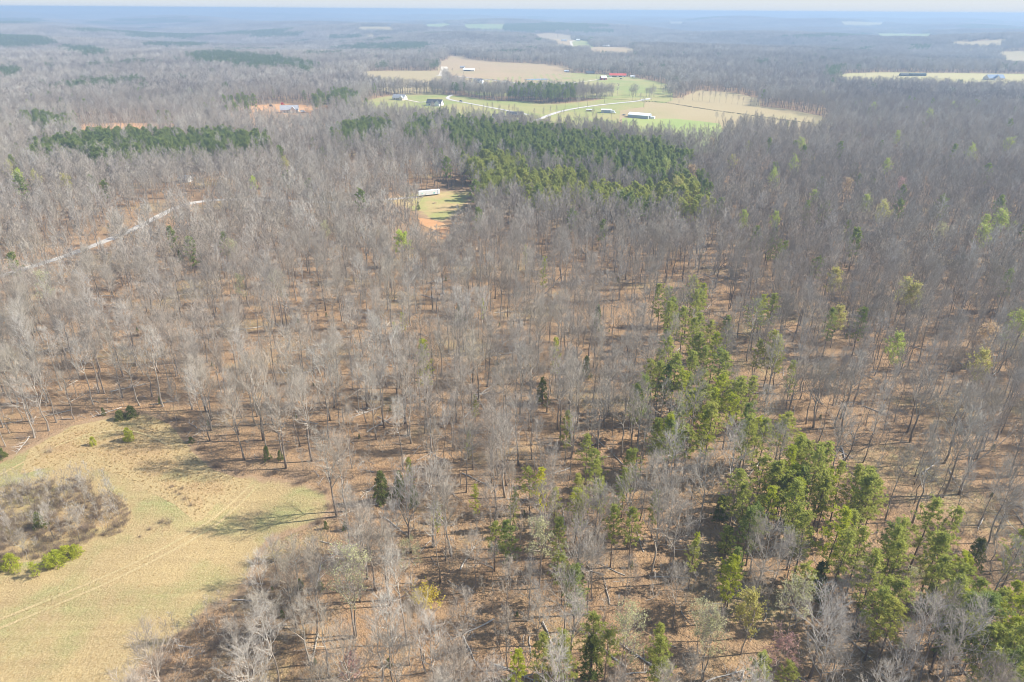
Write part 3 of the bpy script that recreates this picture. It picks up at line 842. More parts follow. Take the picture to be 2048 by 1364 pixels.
def classify(x, y, h, foot=True):
    """0 = no tree here, 1 = hardwood, 2 = pine; judged from the ground point, the crown and the tree top"""
    z = hgt(x, y)
    bx, by = proj(x, y, z)
    tx, ty = proj(x, y, z + h * .78)
    mx, my = proj(x, y, z + h * .4)
    k = np.ones(len(x), int)
    far = np.hypot(x, y) > 420
    for p in FIELD_PIX:
        k[inside(p, bx, by) | inside(p, tx, ty) | inside(p, mx, my)] = 0
    nearm = np.hypot(x, y) < 330
    k[nearm & (inside(HAY, tx, ty) | inside(HAY, mx, my)) & ~inside(THICKET, tx, ty)] = 0
    rm = np.hypot(x, y) < 600
    if rm.any():
        rdist = np.full(rm.sum(), 1e9)
        for fr in (.12, .35, .6, .85):
            ax, ay = proj(x[rm], y[rm], z[rm] + h * fr if np.isscalar(h) else z[rm] + h[rm] * fr)
            Q = np.stack([ax, ay], 1)
            for (a0, b0), (a1, b1) in zip(ROADPIX[:-1], ROADPIX[1:]):
                rdist = np.minimum(rdist, segdist(Q, np.array([a0, b0], float), np.array([a1, b1], float)))
        kk_ = k[rm]; kk_[(rdist < 8) & (np.random.default_rng(len(x)).random(rm.sum()) < .6)] = 0; k[rm] = kk_
    k[inside(CLEARING, bx, by)] = 0
    k[inside(CLEARING, tx, ty) & (by > 430)] = 0
    k[inside(CLEARING, mx, my) & (bx > 850)] = 0
    qx, qy = proj(x, y, z + h * .78)
    wob = np.clip(700 / np.maximum(np.hypot(x, y), 300), .2, 1.4)
    qx = qx + wob * (9 * np.sin(x / 11 + y / 8) + 7 * np.sin(x / 4.1 - y / 5.3)); qy = qy + wob * (5 * np.sin(x / 14 - y / 12 + 1) + 3 * np.sin(x / 5 + y / 4.4))
    for p in STANDS: k[(k == 1) & inside(p, qx, qy)] = 2
    hw = inside(HAY_W, x, y)
    k[hw] = 0
    # keep roads open
    nx = np.full(len(x), 1e9)
    P = np.stack([x, y], 1)
    m = (np.hypot(x, y) < 560)
    if m.any():
        dmin = np.full(m.sum(), 1e9)
        for a, b in zip(ROADS[:-1:3], ROADS[3::3]): dmin = np.minimum(dmin, segdist(P[m], a, b))
        nx[m] = dmin
    k[nx < 3.8] = 0
    for a, b in SPXY:
        d = math.hypot(a, b)
        ux, uy = a / d, b / d
        al = (a - x) * ux + (b - y) * uy
        k[(al > -2.5) & (al < (5 if d < 230 else 11)) & (np.abs((a - x) * uy - (b - y) * ux) < 3.2)] = 0
    # budding trees stand where they can be seen: nothing taller right in front of them
    if m.any() or True:
        for a, b in BUDXY:
            d = math.hypot(a, b)
            ux, uy = a / d, b / d
            al = (a - x) * ux + (b - y) * uy
            ac = np.abs((a - x) * uy - (b - y) * ux)
            k[(al > -3.5) & (al < (6 if d < 300 else 14)) & (ac < 4.5)] = 0
    return k, bx, by, nx

def grid(d0, d1, cell, jit=.48):
    n = int(d1 * 1.1 / cell) + 2
    gx, gy = np.meshgrid(np.arange(-n, n) * cell, np.arange(0, int(d1 / cell) + 2) * cell)
    x = gx.ravel() + rng.uniform(-jit, jit, gx.size) * cell
    y = gy.ravel() + rng.uniform(-jit, jit, gx.size) * cell
    d = np.hypot(x, y)
    ok = (d >= d0) & (d < d1) & (y > 30)
    x, y = x[ok], y[ok]
    px, py = proj(x, y, hgt(x, y) + 12)
    mar = 60 * FPX / np.maximum(np.hypot(x, y), 60)
    ok = (px > -mar) & (px < 2048 + mar) & (py < 1364 + 130)
    return x[ok], y[ok]

# ---- pines one can tell apart, by the middle of the crown in the photograph; h in metres
PINES = [
    # upright pine band right of the centre
    ('b', 1336, 593), ('b', 1348, 619), ('b', 1345, 645), ('b', 1368, 643), ('b', 1392, 607), ('b', 1402, 586), ('b', 1424, 663), ('b', 1389, 692), ('b', 1339, 707), ('b', 1430, 690), ('b', 1453, 654),
    ('b', 1515, 626), ('b', 1530, 612), ('b', 1544, 687), ('b', 1560, 704), ('b', 1515, 702), ('b', 1587, 746), ('b', 1439, 725), ('b', 1383, 733), ('b', 1409, 763), ('b', 1441, 775), ('b', 1392, 806),
    ('b', 1500, 780), ('b', 1459, 818), ('b', 1362, 838), ('b', 1312, 862), ('b', 1421, 842), ('b', 1497, 838), ('b', 1502, 862), ('b', 1532, 866), ('b', 1573, 851), ('b', 1298, 745), ('b', 1330, 757), ('b', 1286, 783), ('b', 1377, 880), ('b', 1360, 770), ('b', 1470, 790), ('b', 1330, 680), ('b', 1406, 720), ('b', 1350, 740), ('b', 1376, 770), ('b', 1425, 800), ('b', 1345, 872), ('b', 1400, 655), ('b', 1318, 722),
    # dense grove below it
    ('g', 1591, 896), ('g', 1617, 912), ('g', 1652, 922), ('g', 1473, 973), ('g', 1494, 999), ('g', 1513, 1019), ('g', 1538, 1007), ('g', 1510, 1044), ('g', 1523, 944), ('g', 1555, 962), ('g', 1597, 906),
    ('g', 1626, 930), ('g', 1600, 963), ('g', 1597, 990), ('g', 1568, 980), ('g', 1684, 954), ('g', 1713, 957), ('g', 1735, 962), ('g', 1750, 991), ('g', 1657, 972), ('g', 1597, 1042), ('g', 1612, 1060), ('g', 1674, 1052), ('g', 1692, 1097), ('g', 1721, 1089), ('g', 1640, 990), ('g', 1720, 985), ('g', 1575, 925), ('g', 1700, 1060),
    # lower right grove
    ('r', 1788, 1091), ('r', 1803, 1073), ('r', 1793, 1118), ('r', 1746, 1140), ('r', 1611, 1157), ('r', 1775, 1189), ('r', 1799, 1196), ('r', 1764, 1217), ('r', 1786, 1240), ('r', 1856, 1030), ('r', 1899, 1049), ('r', 1877, 1102),
    ('r', 1928, 1136), ('r', 1920, 1164), ('r', 1912, 1190), ('r', 1920, 1210), ('r', 1932, 1232), ('r', 1904, 1222), ('r', 1930, 1262), ('r', 2036, 1096), ('r', 1996, 1205), ('r', 2030, 1202), ('r', 2036, 1230), ('r', 1972, 1228), ('r', 2022, 1270), ('r', 2033, 1296), ('r', 2009, 1322), ('r', 1985, 1290), ('r', 1980, 1338), ('r', 1885, 1150), ('r', 1900, 1245), ('r', 2040, 1340), ('r', 1955, 1190),
    # scattered near the bottom and the centre
    ('s', 1019, 1067), ('s', 988, 1067), ('s', 1116, 1067), ('s', 1158, 1018), ('s', 1267, 1046), ('s', 1229, 1040), ('s', 1127, 1133), ('s', 1156, 1164), ('s', 1388, 1106), ('s', 1454, 1080), ('s', 1464, 1136), ('s', 1457, 1162),
    ('s', 1087, 1299), ('s', 1120, 1292), ('s', 1134, 1330), ('s', 1190, 1263), ('s', 1214, 1290), ('s', 1314, 1275), ('s', 1316, 1306), ('s', 1321, 1339), ('s', 1029, 1336), ('s', 1520, 1340), ('s', 1574, 1352),
    ('s', 1267, 928), ('s', 1238, 976), ('s', 1312, 1004), ('s', 1250, 960), ('s', 1133, 851), ('s', 1175, 893), ('s', 1193, 922), ('s', 1193, 948), ('s', 1159, 972), ('s', 1154, 1004), ('s', 1061, 959), ('s', 1112, 998),
    ('s', 1196, 985), ('s', 1471, 1126), ('s', 1310, 867), ('s', 1260, 924),
    # far single dark pines
    ('d', 1656, 417), ('d', 1640, 425), ('d', 1616, 419), ('d', 1540, 489), ('d', 1569, 499), ('d', 1555, 496), ('d', 1695, 456), ('d', 1632, 532), ('d', 1722, 638), ('d', 1661, 640), ('d', 2015, 562), ('d', 1388, 372), ('d', 1404, 390),
]
_r = random.Random(4)
PINES += [(z, u + _r.choice([-1, 1]) * _r.uniform(7, 16), v + _r.uniform(-9, 12)) for z, u, v in PINES if (z in 'bg' and _r.random() < .5) or (z == 'r' and _r.random() < .2)]
def label_groups(items):
    """items: (object, phrase, distance): where several things share a phrase, say which of them by distance"""
    by = {}
    for o, ph, d in items: by.setdefault(ph, []).append((d, o))
    W = ['', 'two', 'three', 'four', 'five', 'six', 'seven', 'eight', 'nine', 'ten', 'eleven', 'twelve']
    O = ['', 'second ', 'third ', 'fourth ', 'fifth ', 'sixth ', 'seventh ', 'eighth ', 'ninth ', 'tenth ', 'eleventh ', 'twelfth ']
    for ph, l in by.items():
        l.sort(key=lambda q: q[0])
        n = len(l)
        for i, (d, o) in enumerate(l):
            if n == 1: o['label'] = ph
            elif n == 2: o['label'] = ph + (', the nearer of two', ', the farther of two')[i]
            elif i == n - 1: o['label'] = ph + ', farthest of %s' % (W[n - 1] if n <= 12 else 'all')
            else: o['label'] = ph + ', %snearest of %s' % (O[i] if i < 12 else 'far, not ', W[n - 1] if n <= 12 else 'many')

def plant(name, loc, rz, s, parts, cat, group, sz=None):
    o = empty(name, loc, rz, s)
    if sz: o.scale = (s * sz, s * sz, s)
    for nm, me in parts: child(nm, me, o)
    tag(o, None, cat, group)
    return o

# ---- forms
PF = []
for i, kw in enumerate([dict(h=22, RR=3.7, nb=36, cb=.42), dict(h=23, cb=.36, RR=3.2, nb=40, top_round=.7), dict(h=21, cb=.46, RR=4.1, nb=34), dict(h=22, cb=.32, RR=2.9, nb=40), dict(h=20, cb=.48, RR=3.7, nb=32, droop=6), dict(h=24, cb=.44, RR=3.5, nb=38, top_round=.8)]):
    T, C = pine_tree(300 + i, **kw)
    tm = T.mesh('trunk', [M['pinebark']], True)
    PF.append((kw['h'], tm, C.mesh('crown', [M['needle'], M['pinebark']]), C.mesh('crown', [M['needle_lime'], M['pinebark']]), C.mesh('crown', [M['needle_dark'], M['pinebark']]), C.mesh('crown', [M['needle_yellow'], M['pinebark']])))
SPF = []
for i in range(3):
    T, C = pine_tree(340 + i, h=10, cb=.16, RR=1.9, nb=30, ncl=4, nn=18, ln=.42, wd=.09, r0=.1, top_round=.9)
    SPF.append((10, T.mesh('trunk', [M['pinebark']], True), C.mesh('crown', [M['needle'], M['pinebark']]), C.mesh('crown', [M['needle_lime'], M['pinebark']])))
CF = []
for i in range(3):
    T, C = cedar_tree(360 + i)
    CF.append((6, T.mesh('trunk', [M['pinebark']], True), C.mesh('crown', [M['cedar'], M['pinebark']]), C.mesh('crown', [M['needle_lime'], M['pinebark']])))
LF = []
for i in range(3):
    T, C = cedar_tree(380 + i, h=4, RR=1.5, n=80, nn=20, ln=.45, cone=1.6)
    LF.append((4, T.mesh('trunk', [M['pinebark']], True), C.mesh('crown', [M['needle_lime'], M['pinebark']]), C.mesh('crown', [M['cedar'], M['pinebark']])))

rg = random.Random(5)
pine_xy = []
items = []
PN = {'b': ('tall green pine in the pine band right of the centre', 'pines in the band right of the centre'),
      'g': ('dense green pine in the grove below the pine band', 'pines in the grove below the pine band'),
      'r': ('bushy green pine in the lower right corner grove', 'pines in the lower right grove'),
      's': ('single green pine among the bare trees', 'scattered pines among the bare trees'),
      'd': ('dark green pine alone in the far hardwoods', 'lone dark pines in the far woods')}
for z, px, py in PINES:
    i = rg.randrange(len(PF))
    h0 = PF[i][0]
    s = rg.uniform(.8, 1.05) * (.8 if z == 's' else 1)
    p = at(px, py, h0 * s * .76)
    d = math.hypot(p.x, p.y)
    w = 4 if z == 'd' else rg.choice([2, 2, 2, 2, 4, 3])
    o = plant('pine_tree', p, rg.uniform(0, 6.28), s, [('trunk', PF[i][1]), ('crown', PF[i][w])], 'pine tree', PN[z][1], rg.uniform(.92, 1.15))
    o.rotation_euler = (rg.uniform(-.03, .03), rg.uniform(-.03, .03), rg.uniform(0, 6.28))
    ph = PN[z][0]
    if z == 's':
        ph = ('single green pine at the bottom edge' if py > 1240 else 'single green pine in the lower middle of the wood' if py > 1000 else 'single green pine in the middle of the open wood')
        ph += ', left part' if px < 1140 else ', right part' if px > 1280 else ''
    elif z == 'b':
        ph = 'tall green pine in the pine band, ' + ('top end' if py < 670 else 'right side' if px > 1480 else 'left side' if px < 1350 else 'middle' if py < 760 else 'lower end')
    elif z == 'g':
        ph = 'green pine in the grove below the band, ' + ('left side' if px < 1545 else 'right side' if px > 1650 else 'middle') + (' front' if py > 985 else ' back')
    elif z == 'r':
        ph = 'bushy pine in the lower right grove, ' + ('left clump' if px < 1830 else 'middle clump' if px < 1945 else 'edge clump') + (' front' if py > 1190 else ' back')
    items.append((o, ph, d))
    pine_xy.append((p.x, p.y))
p = at(1084, 980, 12)
o = plant('pine_tree', p, .4, .85, [('trunk', PF[3][1]), ('crown', PF[3][5])], 'pine tree', None, .8)
o['label'] = 'bright yellow green pine standing among darker pines'
pine_xy.append((p.x, p.y))
label_groups(items)

items = []
for px, py, h, k in SMALLPINES:
    i = rg.randrange(3)
    if k == 'p': h *= 1.25
    F = SPF[i] if k == 'p' else CF[i]
    p = at(px, py, h * .5)
    o = plant('young_pine' if k == 'p' else 'cedar_tree', p, rg.uniform(0, 6), h / F[0], [('trunk', F[1]), ('crown', F[3 if k == 'p' and rg.random() < .7 else 2])], 'young pine' if k == 'p' else 'cedar tree',
              'young evergreens in the open wood', rg.uniform(.85, 1.1) * (1 if h < 11 else .8))
    ph = ('young green pine' if k == 'p' else 'dark green cedar') + (' under the far bare trees' if py < 700 else ' in the middle of the open wood' if py < 960 else ' near the bottom right pines' if px > 1150 else ' right of the tan field')
    items.append((o, ph, math.hypot(p.x, p.y)))
    pine_xy.append((p.x, p.y))
label_groups(items)

# ---- evergreens of the hay field
for px, py, h, k, s, lb in [
    (240, 831, 3.4, 'L', 1.3, 'wide dark green cedar bush at the top of the tan field, left of its twin'),
    (262, 825, 4.2, 'L', 1.15, 'taller dark green cedar bush at the top of the tan field, right of its twin'),
    (256, 870, 4.6, 'l', .8, 'bright young pine alone in the upper tan field'),
    (185, 883, 3.0, 'l', .8, 'smaller bright young pine left of the other in the tan field'),
    (533, 908, 5, 'C', 1.0, 'green cedar at the wood edge where the tan field narrows'),
    (560, 912, 3.4, 'C', 1.1, 'dark cedar bush right of the green cedar at the wood edge'),
    (0, 908, 4, 'L', 1.0, 'green bush cut by the left edge of the frame'),
    (78, 1042, 5, 'C', 1.3, 'green cedar inside the brown thicket island'),
    (72, 1141, 3.8, 'l', 1.2, 'lime green young pine at the near end of the hedge row'),
    (92, 1127, 4.0, 'l', 1.25, 'lime green young pine second from the near end of the row'),
    (112, 1117, 4.2, 'l', 1.2, 'lime green young pine in the middle of the row'),
    (132, 1106, 3.8, 'l', 1.2, 'lime green young pine fourth along the row'),
    (151, 1101, 3.2, 'l', 1.1, 'lime green young pine at the far end of the row'),
    (20, 1124, 4.2, 'l', 1.1, 'lime green young pine beside the left edge below the thicket'),
    (36, 1140, 2.4, 'l', 1.0, 'small lime green pine just below the left edge pine'),
    (-4, 1132, 3.6, 'l', 1.2, 'lime green pine half outside the left edge'),
    (206, 824, 3.0, 'C', .9, 'small dark cedar at the foot of a tree above the tan field'),
    (320, 801, 3.0, 'C', .9, 'small green cedar beside a fallen log above the tan field'),
    (382, 880, 2.2, 'L', 1.0, 'low dark green bush right of the upper tan field'),
    (640, 1172, 2.4, 'L', .9, 'low green bush right of the tall pale trees by the field')]:
    F = (CF if k == 'C' else LF)[rg.randrange(3)]
    if k == 'l' and py > 1090 and rg.random() < .55: F = SPF[rg.randrange(3)]; F = (F[0], F[1], F[3]); h *= 1.15; s *= 1.45
    p = at(px, py, h * .45)
    plant('young_pine' if k == 'l' else 'cedar_bush', p, rg.uniform(0, 6), h / F[0], [('trunk', F[1]), ('crown', F[2] if k != 'L' else F[3])], 'young pine' if k == 'l' else 'cedar bush', None, s)['label'] = lb

# ---- trees in bud
BF = {}
for nm in ('bright', 'lime', 'yellow', 'orange', 'red', 'olive'):
    L = []
    for i in range(2):
        T, C = bare_tree(500 + i, h=17, fork=.4, spread=4.4 if i else 5.2, nl=13, n2=6, n3=5, n4=0, r0=.17, leaf=(12 if nm == 'bright' else 6 if nm in ('lime', 'yellow') else 3 if nm == 'red' else 5), lsize=.42 if nm != 'olive' else .27)
        L.append((17, T.mesh('trunk', [M['trunk']], True), C.mesh('crown', [M['twig'], M['bud_' + nm]])))
    BF[nm] = L
items = []
NMB = {'bright': 'bright lime tree in full spring leaf', 'lime': 'lime green tree in spring leaf', 'yellow': 'yellowish tree coming into bud', 'orange': 'rust orange budding tree', 'red': 'red budding small tree', 'olive': 'bare tree with pale olive buds'}
for px, py, c, h in BUD:
    F = BF[c][rg.randrange(2)]
    h = h * (1.12 if py < 800 else 1)
    p = at(px, py, h * .74)
    o = plant('budding_tree', p, rg.uniform(0, 6.3), h / F[0], [('trunk', F[1]), ('crown', F[2])], 'budding tree', 'trees coming into leaf', rg.uniform(.85, 1.1))
    w = ' on the far right slope' if px > 1400 and py < 500 else ' in the right wood' if px > 1400 and py < 900 else ' near the bottom edge' if py > 1000 else ' by the large pine stands' if px > 1200 else ' in the left wood' if px < 700 else ' below the clay bank'
    items.append((o, NMB[c] + w, math.hypot(p.x, p.y)))
    pine_xy.append((p.x, p.y))
label_groups(items)
# the yellow bush
mb = shrub(77, 4.2, 3.4, 110, leaf=18, lsize=.34)
p = at(852, 1206, 0)
o = empty('budding_shrub', p)
mb.build('branches', [M['twig'], M['bud_gold']], o)
tag(o, 'low bright yellow shrub in bloom between bare trees near the bottom', 'shrub')
pine_xy.append((p.x, p.y))

# ---- trunk-and-crown hardwoods: big ones read off the photograph (base x, y, top y, form)
BIG = [(623, 922, 765, 0), (527, 880, 700, 5), (700, 1108, 985, 2), (852, 1345, 1200, 4), (600, 1195, 1085, 0), (560, 1160, 1075, 4), (710, 1275, 1110, 2), (1055, 1242, 1135, 2), (1340, 1165, 1010, 4), (1382, 1002, 915, 0), (1015, 1340, 1225, 1),
       (1345, 1258, 1145, 2), (1245, 1210, 1120, 4), (788, 1125, 1000, 1), (880, 1165, 1010, 1), (950, 1185, 1075, 4), (985, 1180, 1090, 3), (1080, 1150, 1040, 4), (1185, 1200, 1075, 4), (750, 1180, 1030, 2), (820, 1330, 1225, 7), (1500, 1150, 1040, 2),
       (1240, 1345, 1235, 1), (1405, 1360, 1215, 1), (1570, 1190, 1080, 4), (1705, 1255, 1140, 0), (1660, 1260, 1165, 2), (1590, 1255, 1170, 4), (1665, 1355, 1250, 5), (1855, 1290, 1215, 2), (1700, 1320, 1235, 4), (440, 745, 610, 7), (482, 700, 590, 5), (318, 745, 640, 7),
       (355, 795, 690, 3), (365, 690, 590, 1), (920, 735, 640, 5), (1036, 930, 800, 0), (985, 920, 790, 1), (1133, 1340, 1200, 2), (660, 1355, 1215, 7), (620, 1330, 1190, 5)]
cand = []
for bx_, by_, ty_, f in BIG:
    p = at(bx_, by_)
    d = math.hypot(p.x, p.y)
    # height from the top pixel
    best = min(np.arange(10, 32, .5), key=lambda hh: abs(float(proj(p.x, p.y, p.z + hh)[1]) - ty_))
    cand.append((p.x, p.y, float(best), f, True))
bigxy = np.array([(c[0], c[1]) for c in cand])
x, y = grid(66, 345, 6.7)
hh = rng.normal(1.0, .12, len(x)).clip(.72, 1.22)
k, bx, by, nx = classify(x, y, 22 * hh)
dens = np.full(len(x), .95)
dens[(bx > 700) & (bx < 1260) & (by > 430) & (by < 1050)] = .78
dens[(bx > 180) & (bx < 700) & (by > 540) & (by < 900)] = .8
dens[(bx > 1450) & (by > 430) & (by < 960)] = 1.0
dens[inside(PINEBAND, bx, by)] = .3
dens[inside([(1790, 900), (2060, 860), (2060, 1110), (1850, 1080), (1770, 990)], bx, by)] = .8
dens[(by > 1000) & (bx > 600)] *= .95
dens[(nx < 16)] *= .35
gap = np.sin(x / 13.0 + 2 * np.sin(y / 29)) * np.sin(y / 17.0 + 1.7 * np.sin(x / 23)) 
keep = (k == 1) & (rng.random(len(x)) < dens * np.where(gap > .45, .45, 1.0))
# keep clear of the traced trees
PX = np.array(pine_xy)
for q, rad in ((PX, 3.6), (bigxy, 4.2)):
    for a in q: keep &= np.hypot(x - a[0], y - a[1]) > rad
x, y, hh = x[keep], y[keep], hh[keep]
fx = rng.choice(8, len(x), p=[.13, .2, .1, .2, .12, .06, .13, .06])
for i in range(len(x)):
    cand.append((x[i], y[i], STYLES[fx[i]][1]['h'] * hh[i], int(fx[i]), False))
cand.sort(key=lambda c: math.hypot(c[0], c[1]) - (400 if c[4] else 0))
# only trees in the frame are built one by one
LMARK = [(520, 965, "the field corner"), (650, 1050, "the field's right edge"), (420, 1270, "the field's lower edge"), (852, 1215, 'the yellow shrub'), (1105, 1345, "the bottom pine pair"),
         (1205, 1330, "the dark cedar"), (1316, 1350, "the stacked pines"), (1558, 1315, 'the red budding tree'), (1780, 1255, "the corner big pine"), (1915, 1260, "the corner grove"), (1140, 1200, 'the slim pine pair'),
         (1019, 1105, "the round pine"), (1084, 1020, "the yellowish pine"), (1267, 1090, "the gap pine"), (1500, 1060, 'the dense pine grove'), (1690, 1120, "the grove edge"), (1400, 900, 'the pine band'), (700, 1180, "the olive trees"), (930, 900, "the little pine"), (770, 1000, 'the small cedars'), (420, 700, "the brush heap"), (240, 840, "the twin cedars")]
indiv, rest = [], []
for c in cand:
    z = float(hgt(c[0], c[1]))
    a, b = proj(c[0], c[1], z); a2, b2 = proj(c[0], c[1], z + c[2])
    vis = (-20 < a < 2070 or -20 < a2 < 2070) and (b2 < 1350) and (b < 1440)
    (indiv if vis and len(indiv) < 300 else rest).append((c, float(a), float(b), z))
items = []
for (c, a, b, z), in zip(indiv):
    adj, T, C, h0, tm, cm = BARE[c[3]]
    s = c[2] / h0
    o = plant('bare_tree', (c[0], c[1], z), rg.uniform(0, 6.28), s, [('trunk', tm), ('crown', cm)], 'bare tree', 'bare hardwoods nearest the camera', rg.uniform(.9, 1.12))
    o.rotation_euler = (rg.uniform(-.05, .05), rg.uniform(-.05, .05), rg.uniform(0, 6.28))
    l = min(LMARK, key=lambda q: math.hypot(q[0] - a, q[1] - b))
    dx, dy = a - l[0], b - l[1]
    rel = ('right of ' if dx > 0 else 'left of ') if abs(dx) > abs(dy) * 1.2 else ('in front of ' if dy > 0 else 'behind ')
    items.append((o, adj + ' bare tree ' + rel + l[2], math.hypot(c[0], c[1])))
label_groups(items)

for bx_, by_, hh_, lb in [(110, 1078, 11, 'pale thin trunk leaning in the thicket island, nearest the field edge'), (60, 1010, 9, 'pale thin tree at the left of the thicket island'), (160, 1082, 10, 'pale thin tree at the lower right of the thicket island'),
                          (170, 1008, 9, 'pale thin tree at the top of the thicket island'), (228, 1012, 9, 'pale thin tree at the right of the thicket island'), (30, 1092, 9, 'pale thin tree at the lower left of the thicket island'), (95, 985, 8, 'pale thin tree behind the thicket cedar'), (55, 1120, 9, 'pale thin tree behind the lime pine row')]:
    adj, T, C, h0, tm, cm = BARE[6 if rg.random() < .5 else 3]
    plant('bare_tree', at(bx_, by_), rg.uniform(0, 6), hh_ / h0, [('trunk', tm), ('crown', cm)], 'bare tree', None)['label'] = lb
# ---- the rest of the hardwoods: one mass
def simple_bare(mb, x, y, z, h, sp, n, r, rg):
    mb.spike(Vector((x, y, z)), Vector((x + rg.uniform(-.5, .5), y + rg.uniform(-.5, .5), z + h * .9)), .28 + r * .3, 0)
    for i in range(n):
        t = rg.uniform(.42, .92)
        a = rg.uniform(0, 6.28); el = R(rg.uniform(15, 75))
        L = sp * (1.15 - .6 * t) * rg.uniform(.5, 1.15)
        p = Vector((x, y, z + h * t)) + Vector((rg.uniform(-1, 1), rg.uniform(-1, 1), rg.uniform(-.5, .5))) * (sp * .33 * (1.1 - t))
        p = p + Vector((math.cos(a), math.sin(a), 0)) * sp * rg.uniform(0, .45)
        mb.spike(p, p + Vector((math.cos(a) * math.cos(el), math.sin(a) * math.cos(el), math.sin(el))) * L, r, 1)

def simple_pine(mb, x, y, z, h, rr, n, ln, wd, rg):
    mb.spike(Vector((x, y, z)), Vector((x, y, z + h)), .3, 1)
    for i in range(n):
        q = rg.random()
        t = .42 + .58 * q
        r = rr * (1 - max(0, q - .25) / .75 * .8) * math.sqrt(rg.random())
        a = rg.uniform(0, 6.28)
        g = Vector((math.cos(a) * .8, math.sin(a) * .8, rg.uniform(-.1, 1))).normalized()
        mb.blade(Vector((x + r * math.cos(a), y + r * math.sin(a), z + h * t)), g, ln * rg.uniform(.6, 1.2), wd, 0)

hard_forms, pine_forms = [], []
for i in range(8):
    hard_forms.append(one_mesh(BARE[i][1], BARE[i][2], TWO, 1, 'near_hardwood'))                      # 0-7
LOD = [dict(h=22, fork=.40, spread=6.6, nl=14), dict(h=24, fork=.46, spread=5.4, nl=13), dict(h=21, fork=.38, spread=7.0, nl=13, low=40), dict(h=21, fork=.46, spread=4.6, nl=12), dict(h=19, fork=.42, spread=6.2, nl=14, low=18), dict(h=16, fork=.36, spread=4.8, nl=11)]
for i, kw in enumerate(LOD):
    T, C = bare_tree(600 + i, n2=6, n3=5, n4=0, r3=.055, trunk_n=4, r0=.22, **kw)
    hard_forms.append(one_mesh(T, C, TWO, 1, 'middle_hardwood'))                                       # 8-13
g2 = random.Random(9)
for i in range(4):
    mb = MB()
    for k in range(3): simple_bare(mb, g2.uniform(-5, 5), g2.uniform(-5, 5), -.3, g2.uniform(16, 24), g2.uniform(4.2, 6.2), 60, .18, g2)
    hard_forms.append(mb.mesh('hardwood_clump', TWO))                                                  # 14-17
for i in range(4):
    mb = MB()
    for k in range(13): simple_bare(mb, g2.uniform(-13, 13), g2.uniform(-13, 13), -1.0, g2.uniform(15, 24), g2.uniform(4.4, 6.4), 30, .32, g2)
    hard_forms.append(mb.mesh('hardwood_block', TWO))                                                  # 18-21
for i in range(4):
    mb = MB()
    for k in range(230): simple_bare(mb, g2.uniform(-64, 64), g2.uniform(-64, 64), -3.0, g2.uniform(17, 26), g2.uniform(4, 6), 11, .6, g2)
    hard_forms.append(mb.mesh('hardwood_tract', TWO))                                                  # 22-25
PT = [M['needle_far'], M['pinebark']]
PTg = [M['needle'], M['pinebark']]
for i in range(6):
    T, C = pine_tree(700 + i, h=[21, 22, 20, 22, 19, 23][i], cb=.36, RR=[4.6, 4.0, 4.8, 3.8, 4.4, 4.5][i], nb=32, ncl=6, nn=14, ln=.85, wd=.34, r0=.24)
    pine_forms.append(one_mesh(C, T, [M['needle_dark'] if i % 2 else M['needle'], M['pinebark'], M['pinebark']], 2, 'stand_pine'))   # 0-5
for i in range(3):
    mb = MB()
    for k in range(4): simple_pine(mb, g2.uniform(-5, 5), g2.uniform(-5, 5), -.3, g2.uniform(17, 23), g2.uniform(2.6, 3.6), 110, 1.5, .7, g2)
    pine_forms.append(mb.mesh('pine_clump', PT))                                                       # 6-8
for i in range(3):
    mb = MB()
    for k in range(16): simple_pine(mb, g2.uniform(-13, 13), g2.uniform(-13, 13), -1, g2.uniform(17, 23), g2.uniform(3, 4), 45, 2.2, 1.2, g2)
    pine_forms.append(mb.mesh('pine_block', PT))                                                       # 9-11
for i in range(2):
    mb = MB()
    for k in range(260): simple_pine(mb, g2.uniform(-64, 64), g2.uniform(-64, 64), -3, g2.uniform(18, 24), g2.uniform(3.4, 4.4), 14, 3.2, 2.4, g2)
    pine_forms.append(mb.mesh('pine_tract', PT))                                                       # 12-13

hard, pines = [], []
for (c, a, b, z) in rest:
    hard.append((c[0], c[1], z, rg.uniform(-.05, .05), rg.uniform(-.05, .05), rg.uniform(0, 6.28), c[2] / BARE[c[3]][3], c[3]))

